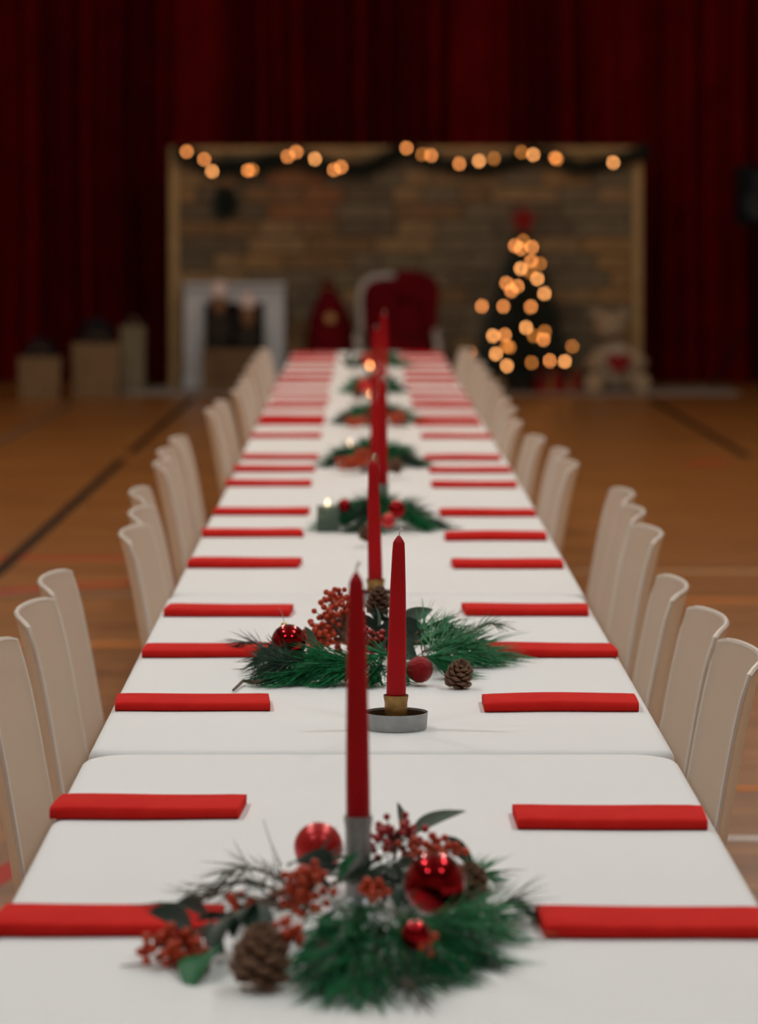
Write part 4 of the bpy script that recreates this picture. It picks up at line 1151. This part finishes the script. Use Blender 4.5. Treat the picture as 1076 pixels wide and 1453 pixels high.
# ------------------------------------------------------------------ armchair
d = 26.9; k = d / F
ax = (564 - VX) * k
t = empty('armchair', (ax, d, MT if d > 27 else 0.0125), label='high-backed red velvet armchair with pale frame behind the table end', cat='armchair')
zz = lambda py: CZ - (py - VY) * k - MT
ztop = zz(389); hw = 55 * k
def arch(hw, ztop, n=20, zlow=0.35):
    out = [(-hw * 0.93, zlow)]
    for q in range(n + 1):
        a = PI - PI * q / n
        out.append((hw * math.copysign(abs(math.cos(a)) ** 0.55, math.cos(a)), ztop - 0.20 + 0.20 * math.sin(a) ** 0.7))
    out.append((hw * 0.93, zlow))
    return out
ol = arch(hw - 0.03, ztop - 0.03)
n = len(ol)
rings = [[(x * s, y, zc_ if zc_ < 0.36 else zc_ - (1 - s) * 0.1) for x, zc_ in ol] for s, y in ((1, 0.12), (1, 0.04), (0.92, 0.01), (0.6, -0.01))]
MB().loft(rings).build('back_cushion', M['red_velvet'], t)
fr_ = arch(hw - 0.015, ztop - 0.015)
MB().tube([(x, 0.07, z) for x, z in fr_], 0.030, 8).build('back_frame', M['fur'], t)
MB().rbox((0, -0.20, 0.36), (2 * hw - 0.14, 0.50, 0.16), 0.04).build('seat_cushion', M['red_velvet'], t)
MB().rbox((0, -0.20, 0.25), (2 * hw - 0.10, 0.50, 0.07), 0.02).build('seat_rail', M['fur'], t)
for s in (-1, 1):
    MB().tube([(s * (hw - 0.01), 0.08, zz(470)), (s * (hw + 0.005), -0.12, zz(474)), (s * (hw + 0.005), -0.38, zz(480)), (s * (hw + 0.005), -0.42, zz(492)), (s * (hw), -0.40, zz(520)), (s * (hw - 0.03), -0.40, 0.25)], 0.034, 8).build('arm', M['fur'], t)
    for sy in (-0.40, 0.05):
        MB().tube([(s * (hw - 0.07), sy, 0.24), (s * (hw - 0.06), sy - 0.01, 0.1), (s * (hw - 0.05), sy, 0.0)], [0.03, 0.024, 0.02], 8).build('leg', M['fur'], t)
# red blanket thrown over the top of the back
ol2 = [(x, z) for x, z in arch(hw + 0.022, ztop + 0.022, 28, 0.30)]
sel = [p for p in ol2 if p[0] > -0.005]
sel = [(-0.02, ztop + 0.022)] + sel
rings = []
for y, s in ((0.02, 0.985), (0.025, 1.0), (0.115, 1.0), (0.12, 0.985)):
    rings.append([(x * s, y + 0.0 * z, z * (1 if s == 1 else 0.998)) for x, z in sel])
th = MB()
# front drape sheet, over the edge, back drape sheet: one loft with wavy front
grid = []
for j, (yoff, fall) in enumerate(((-0.015, 0.55), (-0.02, 0.35), (-0.02, 0.12), (0.02, 0.0), (0.12, 0.0), (0.15, 0.15), (0.155, 0.5))):
    row = []
    for q, (x, z) in enumerate(sel):
        f = fall
        sc_ = 1 - 0.75 * f
        row.append((x * sc_ + (0.006 * math.sin(q * 1.3 + j)), 0.05 * 0 + yoff - 0.012 * math.sin(q * 0.9) * (fall > 0), max(0.30, z - f * 0.45 * (1 if z > 0.5 else 0.2))))
    grid.append(row)
m1 = len(sel); vs = [p for row in grid for p in row]; fs = []
for j in range(len(grid) - 1):
    for q in range(m1 - 1):
        a = j * m1 + q; fs.append((a, a + m1, a + m1 + 1, a + 1))
bl = th.add(vs, fs).build('throw_blanket', M['red_velvet'], None)
bl.location = t.location
tag(bl, 'dark red throw blanket hanging over the armchair back', 'blanket')
sm = bl.modifiers.new('thick', 'SOLIDIFY'); sm.thickness = 0.010; sm.offset = 0

# ------------------------------------------------------------------ tan bags at the curtain
def bag(px, wpx, ptop, d, dep, m, label, heap=None):
    k = d / F; wd = wpx * k; x = (px - VX) * k; h = CZ - (ptop - VY) * k
    t = empty('paper_bag', (x, d, 0), label=label, cat='paper bag')
    hx, hy = wd / 2, dep / 2
    rings = []
    for s, z in ((0.94, 0.0), (0.97, h * 0.5), (1.0, h), (0.97, h), (0.94, h * 0.6), (0.92, 0.01)):
        rings.append([(x_ * s, y_ * s, z) for x_, y_ in rrect(hx, hy, 0.012, 2)])
    MB().loft(rings).build('bag', M[m], t)
    for s in (-1, 1):
        MB().tube([(-hx * .4, s * hy * .96, h - 0.01), (-hx * .38, s * hy * .96, h + 0.05), (0, s * hy * .96, h + 0.075), (hx * .38, s * hy * .96, h + 0.05), (hx * .4, s * hy * .96, h - 0.01)], 0.005, 5).build('handle', M[m], t)
    if heap:
        hp, hl = heap
        rh_ = random.Random(int(px)); top = CZ - (hp - VY) * k
        rings = []
        for q in range(8):
            f = q / 7
            rr = math.cos(f * PI / 2 * 0.97); z = h * 0.72 + (top - h * 0.72) * math.sin(f * PI / 2)
            rings.append([(hx * 0.86 * rr * math.cos(a) * (1 + 0.35 * noise.noise((3 * math.cos(a), 3 * math.sin(a), f * 3 + px))), hy * 0.86 * rr * math.sin(a) * (1 + 0.1 * noise.noise((math.cos(a) * 2, 5, math.sin(a) * 2 + f))), z) for a in [2 * PI * e / 20 for e in range(20)]])
        o = MB().loft(rings).build('cloth_heap', M['dark_cloth'], None)
        o.location = (x, d, 0); tag(o, hl, 'cloth heap')
bag(57, 60, 506, 26.5, 0.24, 'kraft', 'tan paper bag standing farther from the fireplace, before the curtain', (478, 'dark cloth heaped in the tan bag farther from the fireplace'))
bag(137, 68, 486, 26.8, 0.26, 'kraft', 'larger tan paper bag before the curtain with tall dark heap', (450, 'tall dark cloth heap in the larger tan bag'))
bag(189, 35, 463, 27.6, 0.16, 'kraft_pale', 'narrow pale olive bag between the tan bags and the fireplace', None)

# ------------------------------------------------------------------ loudspeaker on stand
d = 27.6; k = d / F
sx0 = (1045 - VX) * k; wz = 0.34; hz0 = CZ - (320 - VY) * k; hz1 = CZ - (235 - VY) * k
t = empty('loudspeaker', (sx0 + wz / 2, d, hz0), label='black box loudspeaker mounted on a pole in front of the red curtain', cat='loudspeaker')
hh = hz1 - hz0
MB().rbox((0, 0, hh / 2), (wz, 0.30, hh), 0.02).build('cabinet', M['speaker'], t)
q = Matrix.Rotation(R(90), 3, 'X')
MB().lathe([(0.125, 0.0), (0.125, 0.012), (0.11, 0.012), (0.04, -0.0), (0.002, 0.004)], 24, (0, -0.152, hh * 0.36), q).build('woofer', M['speaker_cone'], t)
MB().lathe([(0.06, 0.0), (0.06, 0.010), (0.03, 0.003), (0.002, 0.003)], 20, (0, -0.152, hh * 0.78), q).build('tweeter', M['speaker_cone'], t)
t2 = empty('speaker_stand', (sx0 + wz / 2, d, 0), label='black tripod pole stand holding up the loudspeaker', cat='stand')
MB().tube([(0, 0, 0.12), (0, 0, hz0)], 0.019, 10).build('pole', M['speaker'], t2)
MB().lathe([(0.03, 0.60), (0.03, 0.68), (0.02, 0.69), (0.019, 0.60)], 12).build('collar', M['speaker'], t2)
for kq in range(3):
    a = 2 * PI * kq / 3 + 0.5
    MB().tube([(0.02 * math.cos(a), 0.02 * math.sin(a), 0.62), (0.42 * math.cos(a), 0.42 * math.sin(a), 0.010)], 0.012, 6).build('leg', M['speaker'], t2)
